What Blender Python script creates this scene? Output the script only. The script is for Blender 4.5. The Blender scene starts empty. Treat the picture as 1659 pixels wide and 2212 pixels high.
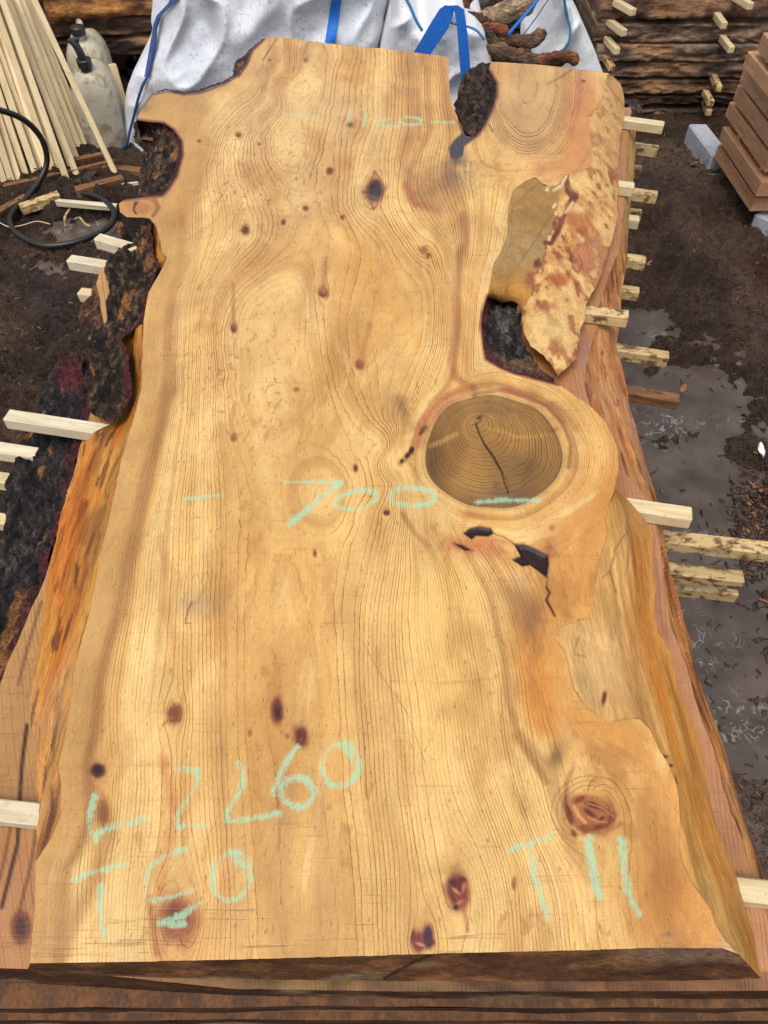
import bpy, bmesh, math, random
import numpy as np
from mathutils import Vector, Matrix, Euler
random.seed(7)
rng = np.random.default_rng(7)
SC = bpy.context.scene
COL = SC.collection

# ------------------------------------------------------------------ camera, sky, sun, exposure
CAM_H = 1.49
PITCH = math.radians(51.4)          # below the horizontal
FOC = 1640.0                        # focal length for an image 1659 px wide
CX, CY = 829.5, 1106.0
cam = bpy.data.cameras.new('camera')
cam.sensor_fit = 'HORIZONTAL'; cam.sensor_width = 36.0; cam.lens = 36.0 * FOC / 1659.0
cam.clip_start = 0.02; cam.clip_end = 400
camo = bpy.data.objects.new('camera', cam); COL.objects.link(camo)
camo.location = (0, 0, CAM_H); camo.rotation_euler = (math.pi / 2 - PITCH, 0, 0)
SC.camera = camo

SUN_EL, SUN_AZ = math.radians(66), math.radians(-160)     # high, behind the camera and a little left
world = bpy.data.worlds.new('World'); SC.world = world; world.use_nodes = True
wn = world.node_tree.nodes; wl = world.node_tree.links
bg = wn['Background']; bg.inputs['Strength'].default_value = 0.145
sky = wn.new('ShaderNodeTexSky'); sky.sky_type = 'NISHITA'; sky.sun_disc = False
sky.sun_elevation = SUN_EL; sky.sun_rotation = SUN_AZ
sky.air_density = 1.0; sky.dust_density = 4.0; sky.ozone_density = 1.0
hs = wn.new('ShaderNodeHueSaturation'); hs.inputs['Saturation'].default_value = 0.42
wl.new(sky.outputs[0], hs.inputs['Color']); wl.new(hs.outputs[0], bg.inputs['Color'])
sl = bpy.data.lights.new('sun', 'SUN'); sl.energy = 1.3; sl.angle = math.radians(30); sl.color = (1.0, 0.96, 0.9)
so = bpy.data.objects.new('sun', sl); COL.objects.link(so)
so.location = (0, 0, 5)
so.rotation_euler = Vector((math.sin(SUN_AZ) * math.cos(SUN_EL), math.cos(SUN_AZ) * math.cos(SUN_EL), math.sin(SUN_EL))).to_track_quat('Z', 'Y').to_euler()
SC.view_settings.view_transform = 'Standard'; SC.view_settings.look = 'None'
SC.view_settings.gamma = 1.0; SC.view_settings.use_curve_mapping = False
SC.view_settings.exposure = 0.34

# ------------------------------------------------------------------ geometry helpers
ct, st = math.cos(PITCH), math.sin(PITCH)
def ray(px, py):
    px = np.asarray(px, float); py = np.asarray(py, float)
    a = (px - CX) / FOC; b = -(py - CY) / FOC
    return np.stack([a, ct + b * st, -st + b * ct], -1)
def P(px, py, z):                   # point of the photo on the horizontal plane z
    d = ray(px, py); t = (np.asarray(z, float) - CAM_H) / d[..., 2]
    r = d * t[..., None]; r[..., 2] += CAM_H
    return r
def PY(px, py, Y):                  # point of the photo on the upright plane y = Y
    d = ray(px, py); t = np.asarray(Y, float) / d[..., 1]
    r = d * t[..., None]; r[..., 2] += CAM_H
    return r

def _h(ix, iy, iz, seed):
    n = (ix * 374761393 + iy * 668265263 + iz * 2147483647 + seed * 974634777) & 0xffffffff
    n = ((n ^ (n >> 13)) * 1274126177) & 0xffffffff
    n = ((n ^ (n >> 16)) * 2246822519) & 0xffffffff
    return ((n ^ (n >> 15)) & 0xffffff) / float(0xffffff)
def vn(x, y, z=0.0, seed=0):
    x = np.asarray(x, float); y = np.asarray(y, float); z = np.zeros_like(x) + z
    ix = np.floor(x).astype(np.int64); iy = np.floor(y).astype(np.int64); iz = np.floor(z).astype(np.int64)
    fx, fy, fz = x - ix, y - iy, z - iz
    fx = fx * fx * (3 - 2 * fx); fy = fy * fy * (3 - 2 * fy); fz = fz * fz * (3 - 2 * fz)
    flat = not np.any(fz)
    def pl(k):
        a = _h(ix, iy, iz + k, seed); b = _h(ix + 1, iy, iz + k, seed)
        c = _h(ix, iy + 1, iz + k, seed); d = _h(ix + 1, iy + 1, iz + k, seed)
        return (a * (1 - fx) + b * fx) * (1 - fy) + (c * (1 - fx) + d * fx) * fy
    r = pl(0)
    return r if flat else r * (1 - fz) + pl(1) * fz
def fbm(x, y, z=0.0, o=4, seed=0, g=0.5):          # about -1..1
    s = 0; a = 1; t = 0
    for k in range(o):
        s = s + a * (vn(x * 2 ** k + 17.3 * k, y * 2 ** k + 9.1 * k, np.asarray(z) * 2 ** k, seed + k) * 2 - 1); t += a; a *= g
    return s / t
def sm(a, b, x):
    t = np.clip((x - a) / (b - a), 0, 1); return t * t * (3 - 2 * t)

def inside(poly, x, y):
    poly = np.asarray(poly, float); r = np.zeros(x.shape, bool); n = len(poly)
    for i in range(n):
        x1, y1 = poly[i]; x2, y2 = poly[(i + 1) % n]
        if y1 == y2: continue
        c = ((y1 > y) != (y2 > y)) & (x < (x2 - x1) * (y - y1) / (y2 - y1) + x1)
        r ^= c
    return r
def pdist(line, x, y, closed=False, near=False):
    line = np.asarray(line, float)
    if closed: line = np.vstack([line, line[:1]])
    best = np.full(x.shape, 1e18); qx = np.zeros(x.shape); qy = np.zeros(x.shape)
    for i in range(len(line) - 1):
        ax, ay = line[i]; bx, by = line[i + 1]; dx, dy = bx - ax, by - ay
        L = dx * dx + dy * dy + 1e-12
        t = np.clip(((x - ax) * dx + (y - ay) * dy) / L, 0, 1)
        cx_, cy_ = ax + t * dx, ay + t * dy
        d = (x - cx_) ** 2 + (y - cy_) ** 2
        m = d < best; best = np.where(m, d, best)
        if near: qx = np.where(m, cx_, qx); qy = np.where(m, cy_, qy)
    return (qx, qy) if near else np.sqrt(best)
def wob(line, amp=2.0, step=14, seed=0, closed=False):   # resample a traced line and roughen it
    line = [tuple(map(float, p)) for p in line]
    if closed: line = line + [line[0]]
    out = []; s = 0
    for (ax, ay), (bx, by) in zip(line[:-1], line[1:]):
        L = math.hypot(bx - ax, by - ay); n = max(1, int(L / step))
        for k in range(n):
            t = k / n; x = ax + (bx - ax) * t; y = ay + (by - ay) * t
            nx, ny = -(by - ay) / (L + 1e-9), (bx - ax) / (L + 1e-9)
            w = float(fbm(np.array([x * .06]), np.array([y * .06]), 0, 2, seed)[0]) * amp if k else 0
            out.append((x + nx * w, y + ny * w))
    if not closed: out.append(line[-1])
    return out

def link(name, me, mat=None, parent=None, smooth=True):
    o = bpy.data.objects.new(name, me); COL.objects.link(o)
    if mat: me.materials.append(mat)
    if parent is not None:
        o.parent = parent
    if smooth:
        me.polygons.foreach_set('use_smooth', np.ones(len(me.polygons), bool))
    return o
def npmesh(name, V, F, attrs=None, cols=None):
    me = bpy.data.meshes.new(name); V = np.asarray(V, np.float32); F = np.asarray(F, np.int32)
    me.vertices.add(len(V)); me.vertices.foreach_set('co', V.ravel())
    k = F.shape[1]
    me.loops.add(F.size); me.loops.foreach_set('vertex_index', F.ravel())
    me.polygons.add(len(F)); me.polygons.foreach_set('loop_start', np.arange(0, F.size, k, dtype=np.int32))
    try: me.polygons.foreach_set('loop_total', np.full(len(F), k, np.int32))
    except Exception: pass
    me.update(calc_edges=True)
    for n_, a in (attrs or {}).items():
        at = me.attributes.new(n_, 'FLOAT', 'POINT'); at.data.foreach_set('value', np.asarray(a, np.float32))
    if cols is not None:
        at = me.attributes.new('col', 'FLOAT_COLOR', 'POINT')
        c4 = np.ones((len(V), 4), np.float32); c4[:, :3] = cols
        at.data.foreach_set('color', c4.ravel())
    return me
def region_grid(poly, step):
    poly = np.asarray(poly, float)
    x0, y0 = poly.min(0) - step; x1, y1 = poly.max(0) + step
    xs = np.arange(x0, x1 + step, step); ys = np.arange(y0, y1 + step, step)
    X, Y = np.meshgrid(xs, ys)
    ins = inside(poly, X, Y)
    q = ins[:-1, :-1] | ins[1:, :-1] | ins[:-1, 1:] | ins[1:, 1:]
    used = np.zeros(ins.shape, bool)
    used[:-1, :-1] |= q; used[1:, :-1] |= q; used[:-1, 1:] |= q; used[1:, 1:] |= q
    out = used & ~ins
    if out.any():
        qx, qy = pdist(poly, X[out], Y[out], True, True)
        X[out] = qx; Y[out] = qy
    idx = -np.ones(ins.shape, np.int64); idx[used] = np.arange(used.sum())
    r, c = np.nonzero(q)
    F = np.stack([idx[r, c], idx[r + 1, c], idx[r + 1, c + 1], idx[r, c + 1]], 1)
    return X[used], Y[used], F
def vnormals(V, F):
    a = V[F[:, 2]] - V[F[:, 0]]; b = V[F[:, 3]] - V[F[:, 1]]
    n = np.cross(a, b); N = np.zeros_like(V)
    for k in range(4): np.add.at(N, F[:, k], n)
    L = np.linalg.norm(N, axis=1, keepdims=True) + 1e-12
    return N / L
def band(name, inner, outer, z0, z1, colf, mat, parent, step=4, power=1.0, disp=None, attrsf=None):
    """a sloping natural surface between two traced lines, z0 at the inner one and z1 at the outer"""
    poly = list(inner) + list(outer)[::-1]
    x, y, F = region_grid(poly, step)
    di = pdist(inner, x, y); do = pdist(outer, x, y)
    h = di / (di + do + 1e-6)
    z = z0 + (z1 - z0) * h ** power
    V = P(x, y, z)
    if disp is not None:
        N = vnormals(V, F)
        if N[:, 2].mean() < 0: N = -N
        edge = np.minimum(di, do); fade = 0.35 + 0.65 * sm(0, 8, edge)
        V = V + N * (disp(V) * fade)[:, None]
    c = colf(x, y, h, V, di, do)
    me = npmesh(name, V, F, attrsf(x, y, h, V) if attrsf else None, c)
    return link(name, me, mat, parent)

def lin(c):
    c = np.asarray(c, float) / 255.0
    return np.where(c <= .04045, c / 12.92, ((c + .055) / 1.055) ** 2.4)
KA = 0.80
def C(r, g, b): return lin((r, g, b)) * KA
def mixc(a, b, t):
    t = np.asarray(t)[..., None]; return np.asarray(a) * (1 - t) + np.asarray(b) * t

def box_obj(name, L, W, H, a, b, mat, parent=None, up=Vector((0, 0, 1)), bev=0.002, jit=0.0, zc=0.0):
    """a bar from point a to point b (its axis), W across, H high"""
    a = Vector(a); b = Vector(b); d = (b - a); L = d.length; d.normalize()
    s = up.cross(d).normalized(); u = d.cross(s).normalized()
    bm = bmesh.new(); bmesh.ops.create_cube(bm, size=1)
    for v in bm.verts:
        v.co = Vector((v.co.x * L, v.co.y * W, v.co.z * H)) + Vector([random.uniform(-jit, jit) for _ in range(3)])
    if bev: bmesh.ops.bevel(bm, geom=bm.edges[:], offset=bev, segments=1, affect='EDGES')
    me = bpy.data.meshes.new(name); bm.to_mesh(me); bm.free()
    o = link(name, me, mat, parent, smooth=False)
    M = Matrix((d, s, u)).transposed().to_4x4(); M.translation = (a + b) / 2
    o.matrix_world = M
    return o
def tag(o, label=None, cat=None, group=None, kind=None):
    if label: o['label'] = label
    if cat: o['category'] = cat
    if group: o['group'] = group
    if kind: o['kind'] = kind
    return o
def empty(name, label, cat, loc=(0, 0, 0), group=None):
    o = bpy.data.objects.new(name, None); COL.objects.link(o); o.empty_display_size = .05
    return tag(o, label, cat, group)
def tube(name, pts, r, mat, parent=None, seg=8, flat=1.0, closed=False, rf=None):
    pts = [Vector(p) for p in pts]
    # Catmull-Rom smoothing
    S = []
    n = len(pts)
    for i in range(n - 1):
        p0 = pts[max(i - 1, 0)]; p1 = pts[i]; p2 = pts[i + 1]; p3 = pts[min(i + 2, n - 1)]
        for k in range(5):
            t = k / 5
            S.append(0.5 * ((2 * p1) + (-p0 + p2) * t + (2 * p0 - 5 * p1 + 4 * p2 - p3) * t * t + (-p0 + 3 * p1 - 3 * p2 + p3) * t ** 3))
    S.append(pts[-1])
    V = []; F = []
    up = Vector((0, 0, 1)); last = None
    for i, p in enumerate(S):
        d = (S[min(i + 1, len(S) - 1)] - S[max(i - 1, 0)]).normalized()
        s = up.cross(d)
        if s.length < 1e-3: s = Vector((1, 0, 0)).cross(d)
        s.normalize(); u = d.cross(s).normalized()
        rr = r * (rf(i / (len(S) - 1)) if rf else 1)
        for k in range(seg):
            a = 2 * math.pi * k / seg
            V.append(p + s * math.cos(a) * rr + u * math.sin(a) * rr * flat)
    for i in range(len(S) - 1):
        for k in range(seg):
            a = i * seg + k; b = i * seg + (k + 1) % seg
            F.append((a, b, b + seg, a + seg))
    me = bpy.data.meshes.new(name)
    F = F + [tuple(range(seg))[::-1], tuple(range(len(V) - seg, len(V)))]
    me.from_pydata([tuple(v) for v in V], [], F); me.update()
    return link(name, me, mat, parent)

# ------------------------------------------------------------------ materials
def new_mat(name):
    m = bpy.data.materials.new(name); m.use_nodes = True
    nt = m.node_tree; b = nt.nodes['Principled BSDF']
    return m, nt, b
class G:                                # small node-graph writer
    def __init__(s, nt): s.nt = nt; s.n = nt.nodes; s.l = nt.links
    def new(s, t, **k):
        n = s.n.new(t)
        for a, v in k.items(): setattr(n, a, v)
        return n
    def put(s, sock, v):
        if isinstance(v, bpy.types.NodeSocket): s.l.new(v, sock)
        elif v is not None:
            try: sock.default_value = v
            except Exception: sock.default_value = (*v, 1.0)
    def math(s, op, a, b=None, c=None, clamp=False):
        n = s.new('ShaderNodeMath', operation=op, use_clamp=clamp)
        s.put(n.inputs[0], a); s.put(n.inputs[1], b); s.put(n.inputs[2], c); return n.outputs[0]
    def rng(s, v, a, b, c=0.0, d=1.0, smooth=False):
        n = s.new('ShaderNodeMapRange'); n.interpolation_type = 'SMOOTHSTEP' if smooth else 'LINEAR'; n.clamp = True
        for i, q in enumerate((v, a, b, c, d)): s.put(n.inputs[i], q)
        return n.outputs[0]
    def mix(s, f, a, b, mode='MIX'):
        n = s.new('ShaderNodeMix', data_type='RGBA', blend_type=mode)
        s.put(n.inputs[0], f); s.put(n.inputs[6], a); s.put(n.inputs[7], b); return n.outputs[2]
    def attr(s, name, col=False):
        n = s.new('ShaderNodeAttribute', attribute_name=name); return n.outputs['Color' if col else 'Fac']
    def coords(s, scale=(1, 1, 1), kind='Object'):
        t = s.new('ShaderNodeTexCoord'); m = s.new('ShaderNodeMapping'); m.inputs['Scale'].default_value = scale
        s.l.new(t.outputs[kind], m.inputs[0]); return m.outputs[0]
    def noise(s, vec, scale, detail=3, rough=.55, dist=0.0):
        n = s.new('ShaderNodeTexNoise'); s.put(n.inputs['Vector'], vec)
        n.inputs['Scale'].default_value = scale; n.inputs['Detail'].default_value = detail
        n.inputs['Roughness'].default_value = rough; n.inputs['Distortion'].default_value = dist
        return n.outputs['Fac']
    def voro(s, vec, scale, feat='F1'):
        n = s.new('ShaderNodeTexVoronoi', feature=feat); s.put(n.inputs['Vector'], vec); n.inputs['Scale'].default_value = scale
        return n.outputs['Distance']
    def bump(s, h, strength=.3, dist=.002, nrm=None):
        n = s.new('ShaderNodeBump'); n.inputs['Strength'].default_value = strength; n.inputs['Distance'].default_value = dist
        s.put(n.inputs['Height'], h)
        if nrm is not None: s.put(n.inputs['Normal'], nrm)
        return n.outputs[0]

def mat_face():
    m, nt, b = new_mat('sawn_face_wood'); g = G(nt)
    col = g.attr('col', True); ring = g.attr('ring'); lw = g.attr('lw'); la = g.attr('lamt')
    chalk = g.attr('chalk'); fleck = g.attr('fleck'); saw = g.attr('saw')
    # fine wobble of the rings
    w = g.noise(g.coords((1, .35, 1)), 160, 3, .6)
    r2 = g.math('ADD', ring, g.math('MULTIPLY', g.math('SUBTRACT', w, .5), .55))
    fr = g.math('FRACT', r2)
    lo = g.math('SUBTRACT', 1.0, lw)
    line = g.rng(fr, lo, 1.0, 0, 1, True)
    line = g.math('MULTIPLY', line, g.rng(fr, 0.985, 1.0, 1.0, 0.3))
    soft = g.math('MULTIPLY', g.math('POWER', fr, 2.5), .26)
    # some rings are heavier than others
    ww = g.new('ShaderNodeTexWhiteNoise', noise_dimensions='1D'); g.put(ww.inputs['W'], g.math('FLOOR', r2))
    heavy = g.rng(ww.outputs['Value'], 0, 1, .2, 1.35)
    brk = g.math('MULTIPLY', g.rng(g.noise(g.coords((1, .4, 1)), 45, 2), .3, .6, .5, 1.05), g.rng(g.noise(g.coords((1, .5, 1)), 9, 3), .35, .6, .55, 1.15))
    amt = g.math('MULTIPLY', g.math('MULTIPLY', g.math('ADD', line, soft), la), g.math('MULTIPLY', heavy, brk))
    c = g.mix(g.math('MULTIPLY', amt, 1.02, clamp=True), col, g.mix(1.0, col, (.42, .27, .13), 'MULTIPLY'))
    # fibres and speckle
    fib = g.noise(g.coords((1, .07, 1)), 900, 2, .6)
    c = g.mix(1.0, c, g.mix(g.rng(fib, .3, .7), (.88, .86, .84), (1.06, 1.06, 1.06)), 'MULTIPLY')
    sp = g.noise(g.coords(), 520, 2, .6)
    c = g.mix(1.0, c, g.mix(g.rng(sp, .35, .65), (.91, .9, .88), (1.06, 1.06, 1.05)), 'MULTIPLY')
    mot = g.noise(g.coords((1, .5, 1)), 14, 4, .6)
    c = g.mix(1.0, c, g.mix(g.rng(mot, .3, .7), (.80, .74, .68), (1.10, 1.10, 1.08)), 'MULTIPLY')
    # short dark flecks (bird's-eye figure)
    fl = g.noise(g.coords((1, .42, 1)), 120, 2, .5, .6)
    flm = g.math('MULTIPLY', g.rng(fl, .60, .67), fleck, clamp=True)
    c = g.mix(g.math('MULTIPLY', flm, .62), c, C(150, 92, 44).tolist())
    f2 = g.noise(g.coords((1, .30, 1)), 75, 3, .55, .9)
    f2m = g.math('MULTIPLY', g.rng(f2, .63, .68), g.rng(g.noise(g.coords(), 5, 2), .42, .6))
    c = g.mix(g.math('MULTIPLY', f2m, .42), c, C(160, 104, 52).tolist())
    # fine pores
    po = g.noise(g.coords((1, .3, 1)), 330, 1, .4)
    c = g.mix(g.rng(po, .70, .76, 0, .45), c, C(120, 78, 42).tolist())
    # saw marks across the board
    sw = g.noise(g.coords((.05, 1, 1)), 130, 3, .75)
    swm = g.math('MULTIPLY', g.rng(sw, .57, .66), saw, clamp=True)
    brk2 = g.rng(g.noise(g.coords((1, 1, 1)), 18, 3), .42, .6)
    swm = g.math('MULTIPLY', swm, brk2)
    c = g.mix(g.math('MULTIPLY', swm, .5), c, C(120, 80, 45).tolist())
    # chalk
    cn = g.noise(g.coords((1, .8, 1)), 260, 2, .7); cn2 = g.noise(g.coords((1, .25, 1)), 90, 2, .6)
    cm = g.math('ADD', chalk, g.math('MULTIPLY', g.math('SUBTRACT', g.math('ADD', cn, cn2), 1.0), 2.3))
    cm = g.math('MULTIPLY', g.rng(cm, .15, 1.0), g.rng(chalk, .02, .2), clamp=True)
    cm = g.math('MULTIPLY', cm, g.math('SUBTRACT', 1.0, g.math('MULTIPLY', amt, .7)), clamp=True)
    cm = g.math('MAXIMUM', cm, g.math('MULTIPLY', g.rng(chalk, .0, 1.0), .16))
    c = g.mix(g.math('MULTIPLY', cm, .70), c, C(160, 216, 178).tolist())
    g.put(b.inputs['Base Color'], c)
    g.put(b.inputs['Roughness'], g.math('ADD', g.rng(mot, .3, .7, .30, .55), g.math('MULTIPLY', cm, .2)))
    b.inputs['Specular IOR Level'].default_value = .38
    h = g.math('ADD', g.math('MULTIPLY', amt, -.6), g.math('ADD', g.math('MULTIPLY', fib, .5), g.math('MULTIPLY', sp, .6)))
    h = g.math('SUBTRACT', h, g.math('ADD', g.math('MULTIPLY', swm, .8), g.math('MULTIPLY', flm, .4)))
    g.put(b.inputs['Normal'], g.bump(h, .35, .0012))
    return m
def mat_attr(name, fine=300, stretch=(1, 1, 1), lo=.75, hi=1.2, rough=(.45, .75), bstr=.5, bdist=.003, spec=.4, dark=None, coarse=40):
    """colour attribute times fine procedural grain"""
    m, nt, b = new_mat(name); g = G(nt)
    c = g.attr('col', True)
    n1 = g.noise(g.coords(stretch), fine, 4, .65); n2 = g.noise(g.coords(stretch), coarse, 4, .6)
    c = g.mix(1.0, c, g.mix(g.rng(n1, .3, .7), (lo,) * 3, (hi,) * 3), 'MULTIPLY')
    c = g.mix(1.0, c, g.mix(g.rng(n2, .3, .7), (lo, lo * .97, lo * .94), (hi,) * 3), 'MULTIPLY')
    if dark is not None:
        c = g.mix(g.rng(g.noise(g.coords(stretch), dark[0], 3, .6), dark[1], dark[1] + .06, 0, dark[2]), c, dark[3])
    g.put(b.inputs['Base Color'], c)
    g.put(b.inputs['Roughness'], g.rng(n2, .3, .7, rough[0], rough[1]))
    b.inputs['Specular IOR Level'].default_value = spec
    h = g.math('ADD', n1, g.math('MULTIPLY', n2, 1.5))
    g.put(b.inputs['Normal'], g.bump(h, bstr, bdist))
    return m
def mat_lumber(name, c1, c2, dirt=.35, dirtc=(70, 45, 25), grain=1.0, rough=.6, var=.15, dthr=.54):
    """sawn softwood: grain along local X, each bar a little different"""
    m, nt, b = new_mat(name); g = G(nt)
    oi = g.new('ShaderNodeObjectInfo')
    tc = g.new('ShaderNodeTexCoord'); add = g.new('ShaderNodeVectorMath', operation='ADD')
    g.l.new(tc.outputs['Object'], add.inputs[0])
    sc = g.new('ShaderNodeVectorMath', operation='SCALE'); g.l.new(oi.outputs['Location'], sc.inputs[0]); sc.inputs['Scale'].default_value = 7.3
    g.l.new(sc.outputs[0], add.inputs[1])
    def crd(s):
        mp = g.new('ShaderNodeMapping'); mp.inputs['Scale'].default_value = s; g.l.new(add.outputs[0], mp.inputs[0]); return mp.outputs[0]
    gr = g.noise(crd((.05, 1, 1)), 260, 3, .6, .3); g2 = g.noise(crd((.15, 1, 1)), 60, 3, .6)
    c = g.mix(g.rng(gr, .35, .65), C(*c1).tolist(), C(*c2).tolist())
    c = g.mix(1.0, c, g.mix(g.rng(g2, .3, .7), (.85, .82, .78), (1.07, 1.07, 1.07)), 'MULTIPLY')
    vr = g.rng(oi.outputs['Random'], 0, 1, 1 - var, 1 + var * .6)
    cb = g.new('ShaderNodeCombineColor')
    for i in range(3): g.l.new(vr, cb.inputs[i])
    c = g.mix(1.0, c, cb.outputs[0], 'MULTIPLY')
    dn = g.noise(crd((.6, 1, 1)), 55, 5, .7); dm = g.rng(dn, dthr, dthr + .1, 0, dirt)
    c = g.mix(dm, c, C(*dirtc).tolist())
    sp = g.noise(crd((1, 1, 1)), 220, 2, .5)
    c = g.mix(g.rng(sp, .68, .72, 0, dirt), c, C(*dirtc).tolist())
    g.put(b.inputs['Base Color'], c); b.inputs['Roughness'].default_value = rough
    b.inputs['Specular IOR Level'].default_value = .35
    g.put(b.inputs['Normal'], g.bump(g.math('ADD', gr, g.math('MULTIPLY', dn, 1.2)), .4, .0012))
    return m
def mat_plain(name, col, rough=.5, nscale=80, namp=.15, bstr=.2, bdist=.002, spec=.5, dirt=None, kind='Object'):
    m, nt, b = new_mat(name); g = G(nt)
    n = g.noise(g.coords(kind=kind), nscale, 4, .6)
    c = g.mix(g.rng(n, .3, .7), (C(*col) * (1 - namp)).tolist(), (C(*col) * (1 + namp)).tolist())
    if dirt:
        dn = g.noise(g.coords(kind=kind), dirt[0], 6, .7)
        c = g.mix(g.rng(dn, dirt[1], dirt[1] + .12, 0, dirt[2]), c, C(*dirt[3]).tolist())
        d2 = g.noise(g.coords(kind=kind), dirt[0] * 9, 3, .6)
        c = g.mix(g.rng(d2, .62, .68, 0, dirt[2]), c, C(*dirt[3]).tolist())
    g.put(b.inputs['Base Color'], c); b.inputs['Roughness'].default_value = rough
    b.inputs['Specular IOR Level'].default_value = spec
    g.put(b.inputs['Normal'], g.bump(n, bstr, bdist))
    return m

M_FACE = mat_face()
M_LIVE = mat_attr('live_edge_wood', 420, (1, .09, .5), .68, 1.28, (.28, .55), .8, .005, .5,
                  dark=(170, .64, .75, C(70, 35, 12).tolist()))
M_LIVER = mat_attr('smooth_live_edge_wood', 420, (1, .12, .5), .74, 1.2, (.28, .5), .6, .0035, .5)
M_FLAP = mat_attr('peeled_bark_surface', 220, (1, .8, 1), .82, 1.12, (.45, .8), .7, .004, .3)
M_BARK = mat_attr('rough_bark', 260, (1, .7, 1), .35, 1.7, (.45, .85), 1.0, .012, .3, coarse=90)
M_END = mat_attr('slab_end_grain', 260, (.5, 1, 1), .6, 1.3, (.6, .85), .8, .003, .2, coarse=30)
M_PALE = mat_lumber('pale_softwood', (236, 218, 176), (222, 196, 148), .45, (95, 62, 32), dthr=.60)
M_DIRTY = mat_lumber('muddy_softwood', (224, 196, 142), (204, 172, 118), .9, (92, 60, 32), dthr=.49)
M_WHITEW = mat_lumber('fresh_white_softwood', (240, 230, 202), (224, 206, 170), .3, (130, 100, 70), var=.08, dthr=.57)
M_BATTEN = mat_lumber('batten_softwood', (246, 226, 184), (226, 198, 150), .5, (120, 82, 46), var=.25, dthr=.6)
M_BROWNST = mat_lumber('wet_brown_offcut', (158, 112, 72), (124, 84, 52), .75, (52, 34, 24), var=.3)
M_BEAM = mat_lumber('reddish_sawn_beam', (208, 160, 120), (186, 138, 100), .35, (105, 68, 45), var=.14)
M_UNDER = mat_plain('sawn_underside', (120, 80, 48), .8)

# ------------------------------------------------------------------ ground, puddle
def mat_mud():
    m, nt, b = new_mat('wet_mud'); g = G(nt)
    c0 = g.attr('col', True); wet = g.attr('wet')
    n1 = g.noise(g.coords(), 38, 6, .68); n2 = g.noise(g.coords(), 230, 4, .65); n3 = g.noise(g.coords(), 7, 4, .6)
    c = g.mix(1.0, c0, g.mix(g.rng(n1, .3, .7), (.45, .43, .41), (1.5, 1.48, 1.45)), 'MULTIPLY')
    c = g.mix(1.0, c, g.mix(g.rng(n2, .35, .65), (.4, .38, .36), (1.6, 1.58, 1.55)), 'MULTIPLY')
    sp = g.noise(g.coords((1, 1, 1)), 480, 1, .4)
    c = g.mix(g.rng(sp, .66, .70, 0, .8), c, C(160, 118, 82).tolist())
    g.put(b.inputs['Base Color'], c)
    g.put(b.inputs['Roughness'], g.math('SUBTRACT', g.rng(n3, .4, .6, .20, .50), g.math('MULTIPLY', wet, .22), clamp=True)); b.inputs['Specular IOR Level'].default_value = .6
    h = g.math('ADD', g.math('MULTIPLY', n1, 2.2), n2)
    g.put(b.inputs['Normal'], g.bump(h, 1.0, .022))
    return m
def mat_puddle():
    m, nt, b = new_mat('puddle_water'); g = G(nt)
    v = g.coords((1, 1, 1)); wv = g.noise(v, 9, 4, .6)
    tc = g.new('ShaderNodeTexCoord'); wn_ = g.new('ShaderNodeTexNoise'); wn_.inputs['Scale'].default_value = 12
    g.l.new(tc.outputs['Object'], wn_.inputs['Vector'])
    ad = g.new('ShaderNodeVectorMath', operation='MULTIPLY_ADD'); g.l.new(wn_.outputs['Color'], ad.inputs[0])
    ad.inputs[1].default_value = (.12, .12, 0); g.l.new(tc.outputs['Object'], ad.inputs[2])
    vd = g.new('ShaderNodeTexVoronoi', feature='DISTANCE_TO_EDGE'); vd.inputs['Scale'].default_value = 52; g.l.new(ad.outputs[0], vd.inputs['Vector'])
    foam = g.rng(vd.outputs['Distance'], .03, .10, 1, 0)
    brk = g.rng(g.noise(v, 45, 3, .6), .5, .6); zone = g.rng(g.noise(v, 5, 3, .5), .52, .62)
    fm = g.math('MULTIPLY', g.math('MULTIPLY', foam, brk), zone)
    c = g.mix(g.rng(wv, .3, .7), C(70, 60, 54).tolist(), C(104, 92, 84).tolist())
    c = g.mix(g.math('MULTIPLY', fm, .5), c, C(180, 176, 172).tolist())
    g.put(b.inputs['Base Color'], c); g.put(b.inputs['Roughness'], g.rng(g.noise(v, 30, 3), .4, .6, .06, .22))
    b.inputs['IOR'].default_value = 1.33; b.inputs['Specular IOR Level'].default_value = .6
    g.put(b.inputs['Normal'], g.bump(g.noise(v, 60, 3), .12, .003))
    return m
M_MUD = mat_mud(); M_PUD = mat_puddle()
GX0, GX1, GY0, GY1, GS = -2.3, 2.7, 0.25, 4.6, 0.0085
gx = np.arange(GX0, GX1, GS); gy = np.arange(GY0, GY1, GS)
X, Y = np.meshgrid(gx, gy); x = X.ravel(); y = Y.ravel()
pud = np.zeros_like(x)
for (a, b_, rx, ry, s) in [(1370, 705, .15, .13, 1.1), (1430, 860, .30, .22, 1.2), (1520, 850, .24, .10, .7), (1450, 1040, .26, .22, 1.2),
                           (1560, 1080, .20, .16, 1.1), (1480, 1200, .22, .20, 1.15), (1600, 1240, .1, .08, .8), (1400, 780, .08, .08, .8), (1440, 960, .1, .2, .7), (1600, 900, .18, .08, .6),
                           (1540, 740, .12, .12, .55), (1560, 1420, .1, .14, .8), (1590, 1560, .1, .12, .7), (1640, 1000, .2, .08, .4),
                           (190, 490, .25, .1, .6), (120, 560, .2, .1, .35), (1600, 1300, .08, .1, .5)]:
    p = P(a, b_, 0.0); pud = np.maximum(pud, s * np.exp(-(((x - p[0]) / rx) ** 2 + ((y - p[1]) / ry) ** 2) * (1 + .7 * fbm(x * 9, y * 9, 0, 4, 13, .6))))
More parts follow.
